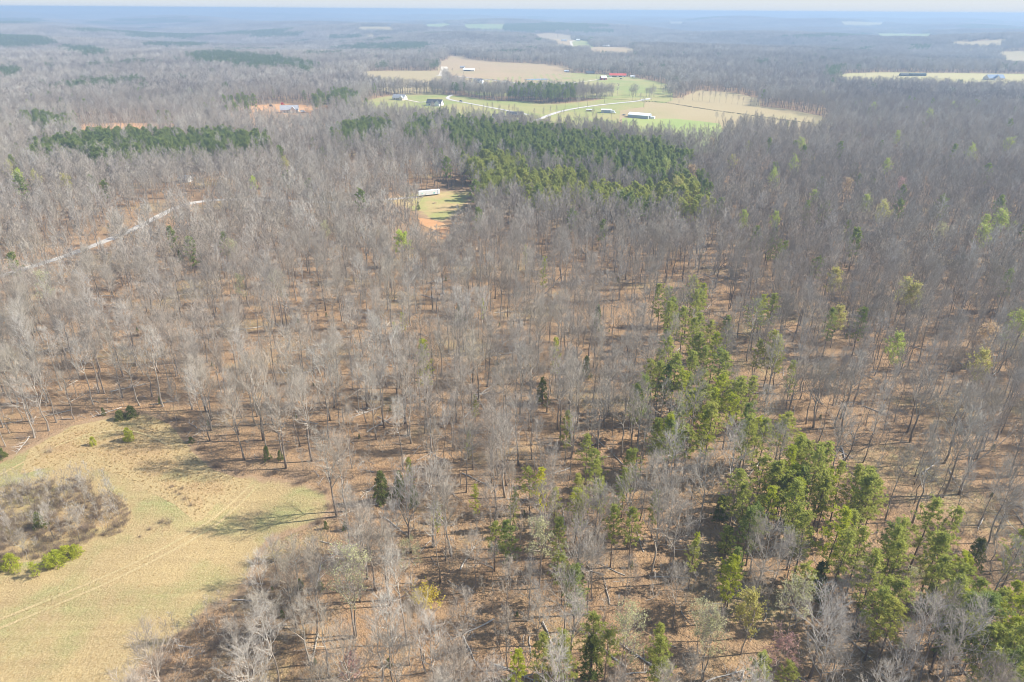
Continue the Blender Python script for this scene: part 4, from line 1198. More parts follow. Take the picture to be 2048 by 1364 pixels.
def fill(d0, d1, cell, hf, pf, h, jit=.48, srange=(.78, 1.16), tilt=.04, dens=1.0):
    x, y = grid(d0, d1, cell, jit)
    s = rng.uniform(*srange, len(x))
    k, bx, by, nx = classify(x, y, h * s)
    z = hgt(x, y)
    keepm = (rng.random(len(x)) < dens)
    if d0 < 600:
        for a in PX: k[(np.hypot(x - a[0], y - a[1]) < 3.4)] = 0
    kk = np.flatnonzero(keepm & (k > 0) & ((nx > 16) | (rng.random(len(x)) < .35)))
    rz = rng.uniform(0, 6.28, len(x)); tx = rng.uniform(-tilt, tilt, len(x)); ty = rng.uniform(-tilt, tilt, len(x))
    hi = rng.integers(hf[0], hf[1] + 1, len(x)); pi_ = rng.integers(pf[0], pf[1] + 1, len(x))
    if pf == (0, 5):
        qx_, qy_ = proj(x, y, z + h * s * .78)
        inb_ = inside(STANDS[1], qx_, qy_)
        pi_ = np.where(inb_, (pi_ // 2) * 2, (pi_ // 2) * 2 + 1)
    u = rng.random(len(x))
    pn = np.sin(x / 97 + 1.1 + np.sin(y / 160)) * np.sin(y / 143 + .3) + .6 * np.sin(x / 61 - y / 88)
    if d0 > 1000:
        pg = np.sin(x / 71 + 2 * np.sin(y / 210)) * np.sin(y / 187 + 1.3 * np.sin(x / 150)) + .5 * np.sin(x / 33 + y / 47)
        k[(k == 1) & (pg > 1.18)] = 0
    k[(k == 1) & (pn > 1.22) & (x < 100) & (np.hypot(x, y) > 900) & (u < .8)] = 2
    for i in kk:
        pine = (k[i] == 2 and u[i] < .96) or (k[i] == 1 and u[i] < .012)
        (pines if pine else hard).append((x[i], y[i], z[i], tx[i], ty[i], rz[i], s[i] * (.92 if pine else 1), pi_[i] if pine else hi[i]))

# pines that stand nearer than 345 m but in no traced group do not occur; hardwood mass from there on
fill(345, 1100, 6.5, (8, 13), (0, 5), 22, dens=.93)
x, y = grid(480, 950, 6.8)
k, bx, by, nx = classify(x, y, 21)
qx_, qy_ = proj(x, y, hgt(x, y) + 17)
inb_ = inside(STANDS[1], qx_, qy_)
for i in np.flatnonzero((k == 2) & (rng.random(len(x)) < .6)):
    pines.append((x[i], y[i], float(hgt(x[i], y[i])), rg.uniform(-.04, .04), rg.uniform(-.04, .04), rg.uniform(0, 6.28), rg.uniform(.7, 1.0), rg.choice([0, 2, 4]) if inb_[i] else rg.choice([1, 3, 5])))
fill(1100, 2050, 12.0, (14, 17), (6, 8), 20)
fill(2050, 3700, 25.0, (18, 21), (9, 11), 20, srange=(.9, 1.1), tilt=.01)
def fill_tracts(d0, d1, cell):
    x, y = grid(d0, d1, cell, .02)
    z = hgt(x, y)
    e = 30.0
    gx = (hgt(x + e, y) - hgt(x - e, y)) / (2 * e); gy = (hgt(x, y + e) - hgt(x, y - e)) / (2 * e)
    for i in range(len(x)):
        sx = np.array([x[i] + a for a in (-45, 0, 45) for b in (-45, 0, 45)]); sy = np.array([y[i] + b for a in (-45, 0, 45) for b in (-45, 0, 45)])
        k = KT[i]
        if k == 0: continue
        rot = Matrix(((1, 0, gx[i]), (0, 1, gy[i]), (-gx[i], -gy[i], 1))).to_euler()
        q = rng.integers(0, 4) * PI / 2
        e3 = (Matrix(((1, 0, gx[i]), (0, 1, gy[i]), (-gx[i], -gy[i], 1))) @ Matrix.Rotation(q, 3, 'Z')).to_euler()
        if k == 2: pines.append((x[i], y[i], z[i], e3.x, e3.y, e3.z, 1, rng.integers(12, 14)))
        elif k == 1: hard.append((x[i], y[i], z[i], e3.x, e3.y, e3.z, 1, rng.integers(22, 26)))
def tract_kind(x, y):
    cnt = np.zeros((len(x), 3), int)
    for a in (-48, -16, 16, 48):
        for b in (-48, -16, 16, 48):
            k = classify(x + a, y + b, 20)[0]
            for v in range(3): cnt[:, v] += (k == v)
    return cnt
x, y = grid(3700, 15000, 122.0, .02)
cnt = tract_kind(x, y)
patch = np.sin(x / 510 + 1.1) * np.sin(y / 760 + .3) + .6 * np.sin(x / 233 - y / 391)
z = hgt(x, y)
e = 30.0
gx = (hgt(x + e, y) - hgt(x - e, y)) / (2 * e); gy = (hgt(x, y + e) - hgt(x, y - e)) / (2 * e)
blocks = []
for i in range(len(x)):
    if cnt[i, 0]:                      # touches a field: smaller blocks, placed only off the field
        if cnt[i, 0] < 16: blocks.append((x[i], y[i]))
        continue
    e3 = (Matrix(((1, 0, -gx[i]), (0, 1, -gy[i]), (gx[i], gy[i], 1))).transposed().transposed() @ Matrix.Rotation(int(rng.integers(0, 4)) * PI / 2, 3, 'Z'))
    c0 = Vector((1, 0, gx[i])).normalized(); c1 = Vector((0, 1, gy[i])); c1 = (c1 - c0 * c0.dot(c1)).normalized(); c2 = c0.cross(c1)
    e3 = (Matrix((c0, c1, c2)).transposed() @ Matrix.Rotation(int(rng.integers(0, 4)) * PI / 2, 3, 'Z')).to_euler()
    pine = cnt[i, 2] >= 6 or (patch[i] > .95 and rng.random() < .8)
    (pines if pine else hard).append((x[i], y[i], z[i], e3.x, e3.y, e3.z, 1, int(rng.integers(12, 14) if pine else rng.integers(22, 26))))
if blocks:
    bxs = np.array([(a + (i - 2) * 24.4, b + (j - 2) * 24.4) for a, b in blocks for i in range(5) for j in range(5)])
    k = classify(bxs[:, 0], bxs[:, 1], 20)[0]
    zz = hgt(bxs[:, 0], bxs[:, 1])
    for i in range(len(bxs)):
        if k[i] == 1: hard.append((bxs[i, 0], bxs[i, 1], zz[i], 0, 0, rng.uniform(0, 6.28), 1, int(rng.integers(18, 22))))
        elif k[i] == 2: pines.append((bxs[i, 0], bxs[i, 1], zz[i], 0, 0, rng.uniform(0, 6.28), 1, int(rng.integers(9, 12))))
BAND = [(860, 190), (900, 190), (935, 194), (965, 198), (1010, 202), (1110, 207), (1150, 204), (1190, 200), (1222, 196)]
for (a0, b0), (a1, b1) in zip(BAND[:-1], BAND[1:]):
    A_, B_ = at(a0, b0 - .4), at(a1, b1 - .4)
    n_ = int((B_ - A_).length * 40 / 34)
    for i in range(n_):
        c_ = A_.lerp(B_, rg.random()); d_ = math.hypot(c_.x, c_.y); e_ = rg.uniform(0, 40)
        c_ = c_ * ((d_ + e_) / d_)
        if rg.random() < .03: pines.append((c_.x, c_.y, float(hgt(c_.x, c_.y)), 0, 0, rg.uniform(0, 6), rg.uniform(.4, .8), rg.randrange(6)))
        else: hard.append((c_.x, c_.y, float(hgt(c_.x, c_.y)), rg.uniform(-.04, .04), rg.uniform(-.04, .04), rg.uniform(0, 6), rg.uniform(.62, .85), rg.choice([8, 9, 11, 11, 13])))
scatter('hardwood_forest', hard, hard_forms, 'grey brown leafless hardwood forest covering the land to the horizon', 'forest')
scatter('pine_forest', pines, pine_forms, 'dark green pine stands scattered through the leafless forest', 'forest')
print('hard', len(hard), 'pines', len(pines), 'indiv', len(indiv))

# ---- undergrowth, fallen branches, dry grass
und = []
uf = []
for i in range(3):
    T, C = bare_tree(800 + i, h=[9, 8, 10][i], fork=.3, spread=[1.9, 2.2, 1.6][i], nl=9, n2=4, n3=4, n4=0, r0=.055, r3=.016, trunk_n=4, low=40)
    uf.append(one_mesh(T, C, TWO, 1, 'sapling'))
for i in range(3): uf.append(shrub(820 + i, [2.2, 3, 1.6][i], [1.2, 1.5, 1.1][i], 46).mesh('brush', [M['brush']]))
uf.append(CF[0][2])
x, y = grid(66, 480, 4.9)
k, bx, by, nx = classify(x, y, 9)
z = hgt(x, y)
brushy = [(250, 1380), (330, 1290), (405, 1240), (480, 1190), (545, 1130), (600, 1180), (640, 1400)]
inb = inside(brushy, bx, by)
pdn = np.where(bx > 1400, .85, np.where(by > 1000, .95, .6))
for i in np.flatnonzero((k > 0) & (nx > 4.5) & (rng.random(len(x)) < pdn)):
    u = rng.random()
    f = int(rng.integers(0, 3)) if u < .66 else int(rng.integers(3, 6)) if u < .975 else 6
    und.append((x[i], y[i], z[i], 0, 0, rng.uniform(0, 6.28), rng.uniform(.6, 1.15) * (.35 if f == 6 else 1), f))
# the thicket island and the brushy lower corner
for poly_, cell, lo in ((THICKET_W, 1.3, .55), (wpoly(brushy), 2.0, .55)):
    A = np.array(poly_)
    gx, gy = np.meshgrid(np.arange(A[:, 0].min(), A[:, 0].max(), cell), np.arange(A[:, 1].min(), A[:, 1].max(), cell))
    gx = gx.ravel() + rng.uniform(-.8, .8, gx.size); gy = gy.ravel() + rng.uniform(-.8, .8, gy.size)
    for a, b in zip(gx[inside(A, gx, gy)], gy[inside(A, gx, gy)]):
        if math.sin(a / 3.1 + b / 4.7) * math.sin(b / 2.9 - a / 6.1) > .72: continue
        f = int(rng.integers(3, 6)) if rng.random() < .8 else int(rng.integers(0, 3))
        und.append((a, b, float(hgt(a, b)), 0, 0, rng.uniform(0, 6.28), rng.uniform(lo, lo + .42), f))
# brush along the field edge and in the draw
EDGE = [(345, 845), (372, 868), (390, 900), (430, 935), (480, 948), (540, 955), (600, 962), (655, 985), (668, 1020), (640, 1050)]
for (a, b) in [(345, 975), (360, 990), (372, 1000), (352, 985), (383, 1012), (365, 978), (340, 1048), (325, 1045), (300, 1060), (280, 1075), (318, 838), (335, 846), (352, 850), (300, 840), (372, 858), (100, 905), (45, 880), (340, 842)] + [(q[0] + rg.uniform(-14, 14), q[1] + rg.uniform(-8, 8)) for q in EDGE * 3]:
    p = at(a, b)
    und.append((p.x, p.y, p.z, 0, 0, rg.uniform(0, 6), rg.uniform(.5, 1.0), rg.randrange(3, 6)))
scatter('undergrowth', und, uf, 'thin leafless saplings and brown brush under the trees', 'undergrowth')

def fallen(seed, L, r, nb, branch):
    g = random.Random(seed)
    m = MB()
    pts = [Vector((L * (i / 4 - .5), g.uniform(-.2, .2), r * .8 + .05)) for i in range(5)]
    m.tube(pts, [r, r * .9, r * .75, r * .55, r * .3], 6)
    for i in range(nb):
        p, d = polyat(pts, g.uniform(.35, .98))
        e = Vector((g.uniform(.1, 1), g.uniform(-1, 1), g.uniform(0, .8))).normalized()
        q = p + e * branch * g.uniform(.4, 1)
        m.tube([p, p.lerp(q, .5) + Vector((0, 0, .1)), q], [r * .4, r * .25, .015], 3, cap=False)
        for k in range(4):
            s = p.lerp(q, g.uniform(.3, 1)); n = (e + Vector((g.uniform(-.8, .8), g.uniform(-.8, .8), g.uniform(-.2, .5)))).normalized()
            m.spike(s, s + n * g.uniform(.4, 1.2), .02)
    return m
FL = [fallen(900, 5, .10, 5, 1.6), fallen(901, 8, .16, 9, 2.6), fallen(902, 3, .07, 4, 1.1), fallen(903, 11, .19, 14, 3.2)]
x, y = grid(66, 420, 6.4)
k, bx, by, nx = classify(x, y, 3)
z = hgt(x, y)
dw = []
for i in np.flatnonzero((k > 0) & (nx > 5) & (rng.random(len(x)) < .6)):
    dw.append((x[i], y[i], z[i], 0, 0, rng.uniform(0, 6.28), rng.uniform(.6, 1.2), int(rng.choice(4, p=[.4, .2, .3, .1]))))
scatter('fallen_branches', dw, [m.mesh('fallen_branch', [M['snag'] if i != 1 else M['twig']]) for i, m in enumerate(FL)], 'fallen limbs and dead branches lying on the leaf litter', 'fallen branches')
tf = []
for i in range(3):
    g = random.Random(950 + i); random.seed(950 + i)
    m = MB()
    for k in range(16):
        a = g.uniform(0, 6.28)
        d = Vector((math.cos(a) * .5, math.sin(a) * .5, g.uniform(.5, 1))).normalized()
        m.spike(Vector((g.gauss(0, .2), g.gauss(0, .2), 0)), Vector((g.gauss(0, .2), g.gauss(0, .2), 0)) + d * g.uniform(.35, .8), .025)
    tf.append(m.mesh('grass_tuft', [M['grassblade']]))
tu = []
RG = np.array(wpoly([(60, 898), (150, 856), (230, 840), (300, 834), (340, 850), (385, 905), (425, 940), (470, 955), (505, 962), (470, 985), (430, 1010), (405, 1035), (390, 1040), (350, 1010), (300, 985), (240, 950), (170, 930), (100, 935), (40, 950)]))
for A, cell in ((RG, 1.25), (np.array(THICKET_W), 2.0), (np.array(HAY_W), 2.5)):
    gx, gy = np.meshgrid(np.arange(A[:, 0].min(), A[:, 0].max(), cell), np.arange(A[:, 1].min(), A[:, 1].max(), cell))
    gx = gx.ravel() + rng.uniform(-.9, .9, gx.size) * cell * .6; gy = gy.ravel() + rng.uniform(-.9, .9, gy.size) * cell * .6
    m = inside(A, gx, gy)
    zz = hgt(gx[m], gy[m]) + .1
    for a, b, c_ in zip(gx[m], gy[m], zz): tu.append((a, b, c_, 0, 0, rng.uniform(0, 6.28), rng.uniform(.5, 1.1) * (.6 if cell > 2.1 else 1), int(rng.integers(0, 3))))
scatter('dry_grass', tu, tf, 'tufts of dry uncut grass in the field', 'dry grass')

# ---- fallen trees and brush piles one can point at
for px, py, f, s, rz, lb in [
    (395, 655, 3, 1.1, .3, 'grey brush heap of a fallen crown under the left bare trees'), (1023, 678, 3, 1.2, .9, 'big grey brush heap near the middle of the open wood'),
    (880, 562, 3, 1.2, .45, 'pale fallen trunks heaped in the far open wood'), (612, 700, 3, 1.0, .2, 'spread fallen crown left of the middle'), (803, 712, 3, 1.0, .35, 'bleached fallen trunk left of the tall thin pine'),
    (1061, 770, 3, .9, 2.2, 'dark fallen top below the big brush heap'), (977, 788, 1, 1.3, .1, 'long straight grey log lying level in the wood'), (937, 1112, 3, .9, 1.2, 'dead branch heap left of the round lone pine'),
    (735, 1010, 3, .7, .1, 'dead wood heap right of the field edge'), (1290, 1345, 3, .8, .1, 'pale dead limbs on the ground at the bottom edge'), (1455, 1350, 3, .9, .3, 'twisted dead limbs at the bottom right of centre'),
    (1195, 880, 3, .8, 2, 'dead top behind the small scattered pines'), (1010, 625, 1, 1.2, .2, 'curled pale fallen limb in the far open wood'), (330, 806, 1, 1.0, .3, 'white log lying above the tan field')]:
    p = at(px, py)
    o = empty('fallen_tree', p, rz, s)
    child('trunk', FL[f].mesh('trunk', [M['snag']]), o)
    if f == 3 and 'heap' in lb: shrub(int(px), 2.2, 2.2, 70, r=.03).build('branches', [M['twig']], o)
    tag(o, lb, 'fallen tree')
p = at(1090, 588)
o = empty('leaning_snag', p, 0)
mb = MB(); q = at(1116, 588); dvec = (q - p).normalized() * 11 + Vector((0, 0, 14))
mb.tube([Vector((0, 0, 0)), dvec * .5, dvec], [.22, .17, .06], 6)
mb.build('trunk', [M['snag']], o)
for t in (.55, .75):
    s_ = MB(); s_.tube([dvec * t, dvec * t + Vector((.8, .3, 1.4))], [.08, .02], 4); s_.build('limb', [M['snag']], o)
tag(o, 'bleached dead trunk leaning among upright trees in the middle', 'dead tree')
# ------------------------------------------------------------------ buildings
for nm, c, kw in [('white_siding', (.74, .73, .70), {}), ('cream_siding', (.66, .58, .47), {}), ('brick', (.36, .22, .16), {}), ('grey_shingle', (.17, .17, .18), {}), ('light_shingle', (.33, .33, .34), {}), ('dark_shingle', (.07, .075, .085), {}),
                  ('brown_shingle', (.20, .17, .15), {}), ('white_metal', (.78, .78, .77), dict(rough=.45, spec=.4, var=.04)), ('grey_metal', (.34, .37, .41), dict(rough=.5, spec=.4, var=.06)), ('red_metal', (.52, .085, .06), dict(rough=.5)),
                  ('red_board', (.36, .06, .05), {}), ('dark_open', (.02, .02, .022), {}), ('glass', (.04, .05, .06), dict(rough=.1, spec=.6)), ('rubber', (.02, .02, .02), {}), ('blue_paint', (.10, .20, .42), dict(rough=.4)),
                  ('car_dark', (.03, .035, .05), dict(rough=.25, spec=.6)), ('car_white', (.75, .75, .75), dict(rough=.25, spec=.6)), ('car_red', (.45, .05, .04), dict(rough=.3, spec=.5)), ('steel', (.25, .25, .26), dict(rough=.5, spec=.4)),
                  ('green_metal', (.03, .05, .05), dict(rough=.5)), ('polewood', (.13, .105, .085), {}), ('blue_roof', (.16, .22, .31), {}), ('teal_mark', (.25, .55, .52), {}), ('hedge', (.035, .05, .025), {}), ('tan_wood', (.55, .42, .26), {})]:
    M[nm] = plain(nm, c, **kw)

def gable(mb_roof, x0, x1, y0, y1, z, rh, ov=.5, th=.18, axis='x'):
    """pitched roof with thickness and overhang; ridge along the axis"""
    def P(a, b, c): return (a, b, c) if axis == 'x' else (b, a, c)
    if axis == 'y': x0, x1, y0, y1 = y0, y1, x0, x1
    ym = (y0 + y1) / 2
    sl = rh / (ym - y0)
    for s, ye in ((-1, y0 - ov), (1, y1 + ov)):
        ze = z - ov * sl
        top = [P(x0 - ov, ye, ze + th), P(x1 + ov, ye, ze + th), P(x1 + ov, ym, z + rh + th), P(x0 - ov, ym, z + rh + th)]
        bot = [P(x0 - ov, ye, ze), P(x1 + ov, ye, ze), P(x1 + ov, ym, z + rh), P(x0 - ov, ym, z + rh)]
        mb_roof.poly(top); mb_roof.poly(bot[::-1])
        for i in range(4):
            j = (i + 1) % 4
            mb_roof.poly([bot[i], bot[j], top[j], top[i]])

def hip(mb, x0, x1, y0, y1, z, rh, ov=.5, rl=None):
    x0 -= ov; x1 += ov; y0 -= ov; y1 += ov
    ym = (y0 + y1) / 2
    rl = (y1 - y0) / 2 if rl is None else rl
    a, b = (x0 + rl, ym, z + rh), (x1 - rl, ym, z + rh)
    mb.poly([(x0, y0, z), (x1, y0, z), b, a]); mb.poly([(x1, y1, z), (x0, y1, z), a, b])
    mb.poly([(x0, y1, z), (x0, y0, z), a]); mb.poly([(x1, y0, z), (x1, y1, z), b])
    mb.poly([(x0, y0, z - .02), (x0, y1, z - .02), (x1, y1, z - .02), (x1, y0, z - .02)])

def gwall(mb, x0, x1, y0, y1, z, rh, axis='x'):
    """walls with gable ends"""
    mb.box(x0, y0, -.6, x1, y1, z)
    if axis == 'x':
        ym = (y0 + y1) / 2
        for x, f in ((x0 + .003, 1), (x1 - .003, -1)):
            t = [(x, y0, z), (x, y1, z), (x, ym, z + rh)]
            mb.poly(t if f < 0 else t[::-1])
    else:
        xm = (x0 + x1) / 2
        for y in (y0 + .003, y1 - .003): mb.poly([(x0, y, z), (x1, y, z), (xm, y, z + rh)])

def openings(o, L, W, spec):
    """spec: list of (kind, side, position along the side, width, height, sill); side f = -y, b = +y, l = -x, r = +x"""
    for kind, side, u, w, h, z0 in spec:
        fr, gl = MB(), MB()
        t = .06
        def put(m, a, b, c, d, e0, e1):
            if side == 'f': m.box(a, -W / 2 - e1, c, b, -W / 2 + e0, d)
            elif side == 'b': m.box(a, W / 2 - e0, c, b, W / 2 + e1, d)
            elif side == 'l': m.box(-L / 2 - e1, a, c, -L / 2 + e0, b, d)
            else: m.box(L / 2 - e0, a, c, L / 2 + e1, b, d)
        put(gl, u - w / 2, u + w / 2, z0, z0 + h, .02, .03)
        for a, b, c, d in ((u - w / 2 - .1, u - w / 2, z0 - .1, z0 + h + .1), (u + w / 2, u + w / 2 + .1, z0 - .1, z0 + h + .1), (u - w / 2, u + w / 2, z0 + h, z0 + h + .1), (u - w / 2, u + w / 2, z0 - .1, z0)):
            put(fr, a, b, c, d, .02, .07)
        mat = {'window': M['glass'], 'door': M['brown_shingle'], 'garage_door': M['white_siding'], 'opening': M['dark_open']}[kind]
        w_ = gl.build(kind, mat, o)
        fr.build('frame', M['white_siding'], w_)

def house(px, py, rz, L, W, H, rh, wall, roof, label, style='gable', wing=None, chimney=True, spec=None, cat='house', name='house', ov=.5):
    p = at(px, py)
    o = empty(name, p, R(rz))
    wl, rf = MB(), MB()
    if style == 'hip':
        wl.box(-L / 2, -W / 2, -.6, L / 2, W / 2, H); hip(rf, -L / 2, L / 2, -W / 2, W / 2, H, rh)
    else:
        gwall(wl, -L / 2, L / 2, -W / 2, W / 2, H, rh); gable(rf, -L / 2, L / 2, -W / 2, W / 2, H, rh, ov)
    if wing:
        a, b, c, d, hz, wr = wing      # a cross gable towards -y
        gwall(wl, a, b, c, d, hz, wr, 'y'); gable(rf, a, b, c, d, hz, wr, .4, .18, 'y')
    wl.build('wall', M[wall], o)
    r = rf.build('roof', M[roof], o)
    if chimney:
        m = MB(); m.box(L * .18, W * .12, H + rh * .3, L * .18 + .9, W * .12 + .9, H + rh + 1.0)
        m.build('chimney', M['brick'], r)
    openings(o, L, W, spec if spec is not None else [('window', 'f', -L * .3, 1.6, 1.4, 1), ('window', 'f', L * .05, 1.6, 1.4, 1), ('door', 'f', -L * .12, 1.1, 2.1, .1), ('window', 'r', 0, 1.4, 1.4, 1), ('window', 'l', 0, 1.4, 1.4, 1), ('window', 'f', L * .32, 1.8, 1.4, 1)])
    tag(o, label, cat)
    return o

# houses on the pasture hill
house(800, 199.5, -20, 19, 11, 3.4, 4.2, 'cream_siding', 'light_shingle', 'cream house with a pale grey gable roof on the pasture hill', wing=(3, 9, -9, -5.2, 3.4, 3.0))
house(870, 211, -14, 21, 11, 3.6, 4.6, 'white_siding', 'dark_shingle', 'white house with a dark slate roof beside the estate road', wing=(2, 9.5, -9.5, -5.2, 3.6, 3.6))
house(580, 225, 12, 22, 12, 4.0, 5.0, 'cream_siding', 'light_shingle', 'unfinished house with a grey roof on orange bare earth', wing=(1, 8, -10, -5.7, 4, 4.2), chimney=False)
house(24, 243, -25, 16, 9, 3, 2.8, 'cream_siding', 'light_shingle', 'grey roofed house at the left edge beside dark pines')
house(957, 166, -18, 17, 10, 3.4, 4.0, 'white_siding', 'grey_shingle', 'grey and white house beside the far pale road', wing=(3, 9, -8, -4.7, 3.2, 2.8))
house(969, 170.5, -18, 9, 7, 2.8, 2.0, 'white_siding', 'white_metal', 'small white outbuilding just below the far grey and white house', chimney=False, cat='outbuilding', name='outbuilding', spec=[('garage_door', 'f', 0, 3, 2.3, 0)])
house(1180, 148.5, 8, 17, 10, 3.2, 3.6, 'brick', 'dark_shingle', 'dark brick house left of the red roofed farm')
house(1987, 160, 10, 36, 15, 4.2, 6.0, 'cream_siding', 'blue_roof', 'large blue grey roofed farmhouse in the right yellow field', wing=(-9, 2, -13, -7.2, 4.2, 5.0))
house(997, 238, 10, 14, 9, 3, 3, 'white_siding', 'dark_shingle', 'dark roofed house behind the big pine stand, left one')
house(1030, 234, -4, 20, 10, 3, 3.4, 'brick', 'dark_shingle', 'wide dark roofed house behind the big pine stand, right one')
house(832, 246, 20, 14, 9, 3, 3, 'white_siding', 'light_shingle', 'white house half hidden by round pines below the pasture')
house(866, 246, -8, 18, 10, 3, 3.2, 'brick', 'light_shingle', 'pale roofed house half hidden right of the round pines')
house(1128, 83, 8, 22, 12, 4, 4, 'white_siding', 'light_shingle', 'white far farmhouse at the left of the white track')
house(1156, 82, 0, 16, 12, 5, 3, 'white_siding', 'white_metal', 'bright white far building at the right of the white track', chimney=False)
house(1212, 94, 4, 24, 12, 4, 4, 'white_siding', 'white_metal', 'white far house below the far red roof', chimney=False)
house(746, 162, 15, 13, 8, 3, 2.4, 'white_siding', 'white_metal', 'small white building in the left tan clearing', chimney=False)
house(704, 119, 10, 20, 9, 3, 2.2, 'white_siding', 'light_shingle', 'long pale building in the far left woods', chimney=False)
# barns and sheds
B0, B1 = at(1255.5, 235), at(1296, 239)
bl = (B1 - B0).length
p = (B0 + B1) / 2
rz = math.degrees(math.atan2(B1.y - B0.y, B1.x - B0.x))
nrm = Vector((-math.sin(R(rz)), math.cos(R(rz)), 0))
o = empty('barn', p + nrm * 6.0, R(rz))
o.location.z = float(hgt(o.location.x, o.location.y))
wl, rf = MB(), MB()
gwall(wl, -bl / 2, bl / 2, -6, 6, 4.0, 2.2); gable(rf, -bl / 2, bl / 2, -6, 6, 4.0, 2.2, .35)
wl.build('wall', M['grey_metal'], o); rf.build('roof', M['white_metal'], o)
m = MB(); m.box(-bl / 2 - .02, -6.03, 3.55, bl / 2 + .02, -5.98, 3.95); m.build('trim', M['white_metal'], o)
openings(o, bl, 12, [('opening', 'r', -1.5, 3.4, 3.3, 0), ('opening', 'r', 3.2, 2.2, 3.0, 0)])
m = MB(); gwall(m, bl / 2 + .01, bl / 2 + 5, 1.5, 5.5, 2.6, .01); m.build('lean_to', M['white_metal'], o)
tag(o, 'long white roofed barn with grey walls on the bright meadow', 'barn')
house(1213, 225.5, -8, 13.5, 7.5, 3.8, .9, 'grey_metal', 'white_metal', 'grey metal shed with a low roof left of the long barn', chimney=False, cat='shed', name='shed', spec=[('opening', 'r', 0, 3, 3, 0)], ov=.2)
house(1178.5, 223, -10, 8, 3.2, 2.5, .5, 'tan_wood', 'white_metal', 'small cream cabin with a flat roof on the farm lane', chimney=False, cat='cabin', name='cabin', spec=[('window', 'f', 1, 1.4, .9, 1)], ov=.15)
house(938, 142.5, -6, 24, 9, 3.6, 2.4, 'cream_siding', 'white_metal', 'long white farm shed at the edge of the brown crop field', chimney=False, cat='shed', name='shed', spec=[('opening', 'f', -3, 14, 2.6, 0), ('window', 'r', 0, 1.2, 1.2, 1.2)])
house(925, 137, -6, 10, 7, 3.2, 2.4, 'white_siding', 'light_shingle', 'white cottage just behind the long white farm shed', chimney=False, cat='cottage')
house(1206.5, 160, 20, 11, 9, 4.2, 3.4, 'red_board', 'white_metal', 'small red barn with a white roof on the pale green field', chimney=False, cat='barn', name='barn', spec=[('opening', 'f', 0, 3.4, 3.4, 0), ('window', 'r', 0, 1.2, 1.2, 2)])
house(1235, 154, -3, 33, 12, 3.6, 3.0, 'white_siding', 'red_metal', 'long white farm building with a bright red roof', chimney=False, cat='farm building', name='farm_building', spec=[('opening', 'f', -7, 9, 2.6, 0), ('opening', 'f', 5, 6, 2.6, 0), ('window', 'f', 13, 1.4, 1.3, 1)])
house(1213, 88, 0, 42, 16, 5, 4, 'white_siding', 'red_metal', 'far farm building with a pinkish red roof', chimney=False, cat='farm building', name='farm_building')
house(1807, 152.5, 4, 16, 8, 4, 2, 'green_metal', 'dark_shingle', 'short dark shed in the right yellow field', chimney=False, cat='shed', name='shed', spec=[('opening', 'f', 0, 4, 3, 0)])
house(1834, 152.5, 0, 33, 9, 4.4, 1.6, 'green_metal', 'green_metal', 'long dark shed in the right yellow field', chimney=False, cat='shed', name='shed', spec=[('opening', 'f', -8, 5, 3.2, 0), ('opening', 'f', 6, 5, 3.2, 0)])
house(1265, 155, -8, 9, 6, 2.4, 1.4, 'white_siding', 'white_metal', 'small white shed right of the red roofed farm', chimney=False, cat='shed', name='shed', spec=[('opening', 'f', 0, 2, 2, 0)])
house(371, 363, -6, 8, 6, 3, 2, 'white_siding', 'light_shingle', 'small white shed hidden in the left bare wood', chimney=False, cat='shed', name='shed', spec=[('door', 'f', 0, 1.2, 2, 0)])
house(1133, 144.5, 0, 9, 6, 2.6, 1.6, 'grey_metal', 'white_metal', 'tiny grey shed at the right end of the brown crop field', chimney=False, cat='shed', name='shed', spec=[('opening', 'f', 0, 3, 2, 0)])

# ------------------------------------------------------------------ the semi trailer
A, B = at(838.5, 394.0), at(877, 389.5)
dv = (B - A); Ltr = 16.0
o = empty('semi_trailer', (A + B) / 2, math.atan2(dv.y, dv.x))
tl = Ltr / 2
m = MB(); m.box(-tl, -1.3, 1.15, tl, 1.3, 4.1); m.build('cargo_box', M['white_metal'], o)
m = MB()
for i in range(20): m.box(-tl + .5 + i * .78, -1.335, 1.2, -tl + .58 + i * .78, -1.302, 4.05)
m.build('side_rib', M['white_siding'], o)
m = MB(); m.box(-tl + .3, -.9, .85, tl - .1, -.7, 1.14); m.box(-tl + .3, .7, .85, tl - .1, .9, 1.14); m.build('chassis', M['steel'], o)
for xx in (-tl + 1.6, -tl + 2.9):
    for s in (-1, 1):
        m = MB(); m.tube([Vector((xx, s * .75, .52)), Vector((xx, s * 1.25, .52))], [.52, .52], 14)
        w = m.build('wheel', M['rubber'], o)
        m = MB(); m.tube([Vector((xx, s * 1.24, .52)), Vector((xx, s * 1.28, .52))], [.26, .26], 10); m.build('rim', M['white_metal'], w)
for s in (-1, 1):
    m = MB(); m.box(tl - 3.2, s * .8 - .08, 0, tl - 3.0, s * .8 + .08, 1.14); m.box(tl - 3.3, s * .8 - .2, -.05, tl - 2.9, s * .8 + .2, .06); m.build('landing_leg', M['steel'], o)
m = MB(); m.box(tl - 2.2, -1.325, 1.25, tl - 1.9, -1.303, 4.0); m.build('blue_stripe', M['blue_paint'], o)
for cx, cz, w, h in ((-tl + 2.6, 2.4, 1.1, .8), (tl - 4.4, 2.1, 1.5, 1.1)):
    m = MB(); m.poly([(cx + w / 2 * math.cos(2 * PI * k / 14), -1.341, cz + h / 2 * math.sin(2 * PI * k / 14)) for k in range(14)]); m.build('emblem', M['teal_mark'], o)
m = MB(); m.box(-tl - .05, -1.28, 1.2, -tl - .01, -.02, 4.05); m.box(-tl - .05, .02, 1.2, -tl - .01, 1.28, 4.05); m.build('rear_door', M['white_siding'], o)
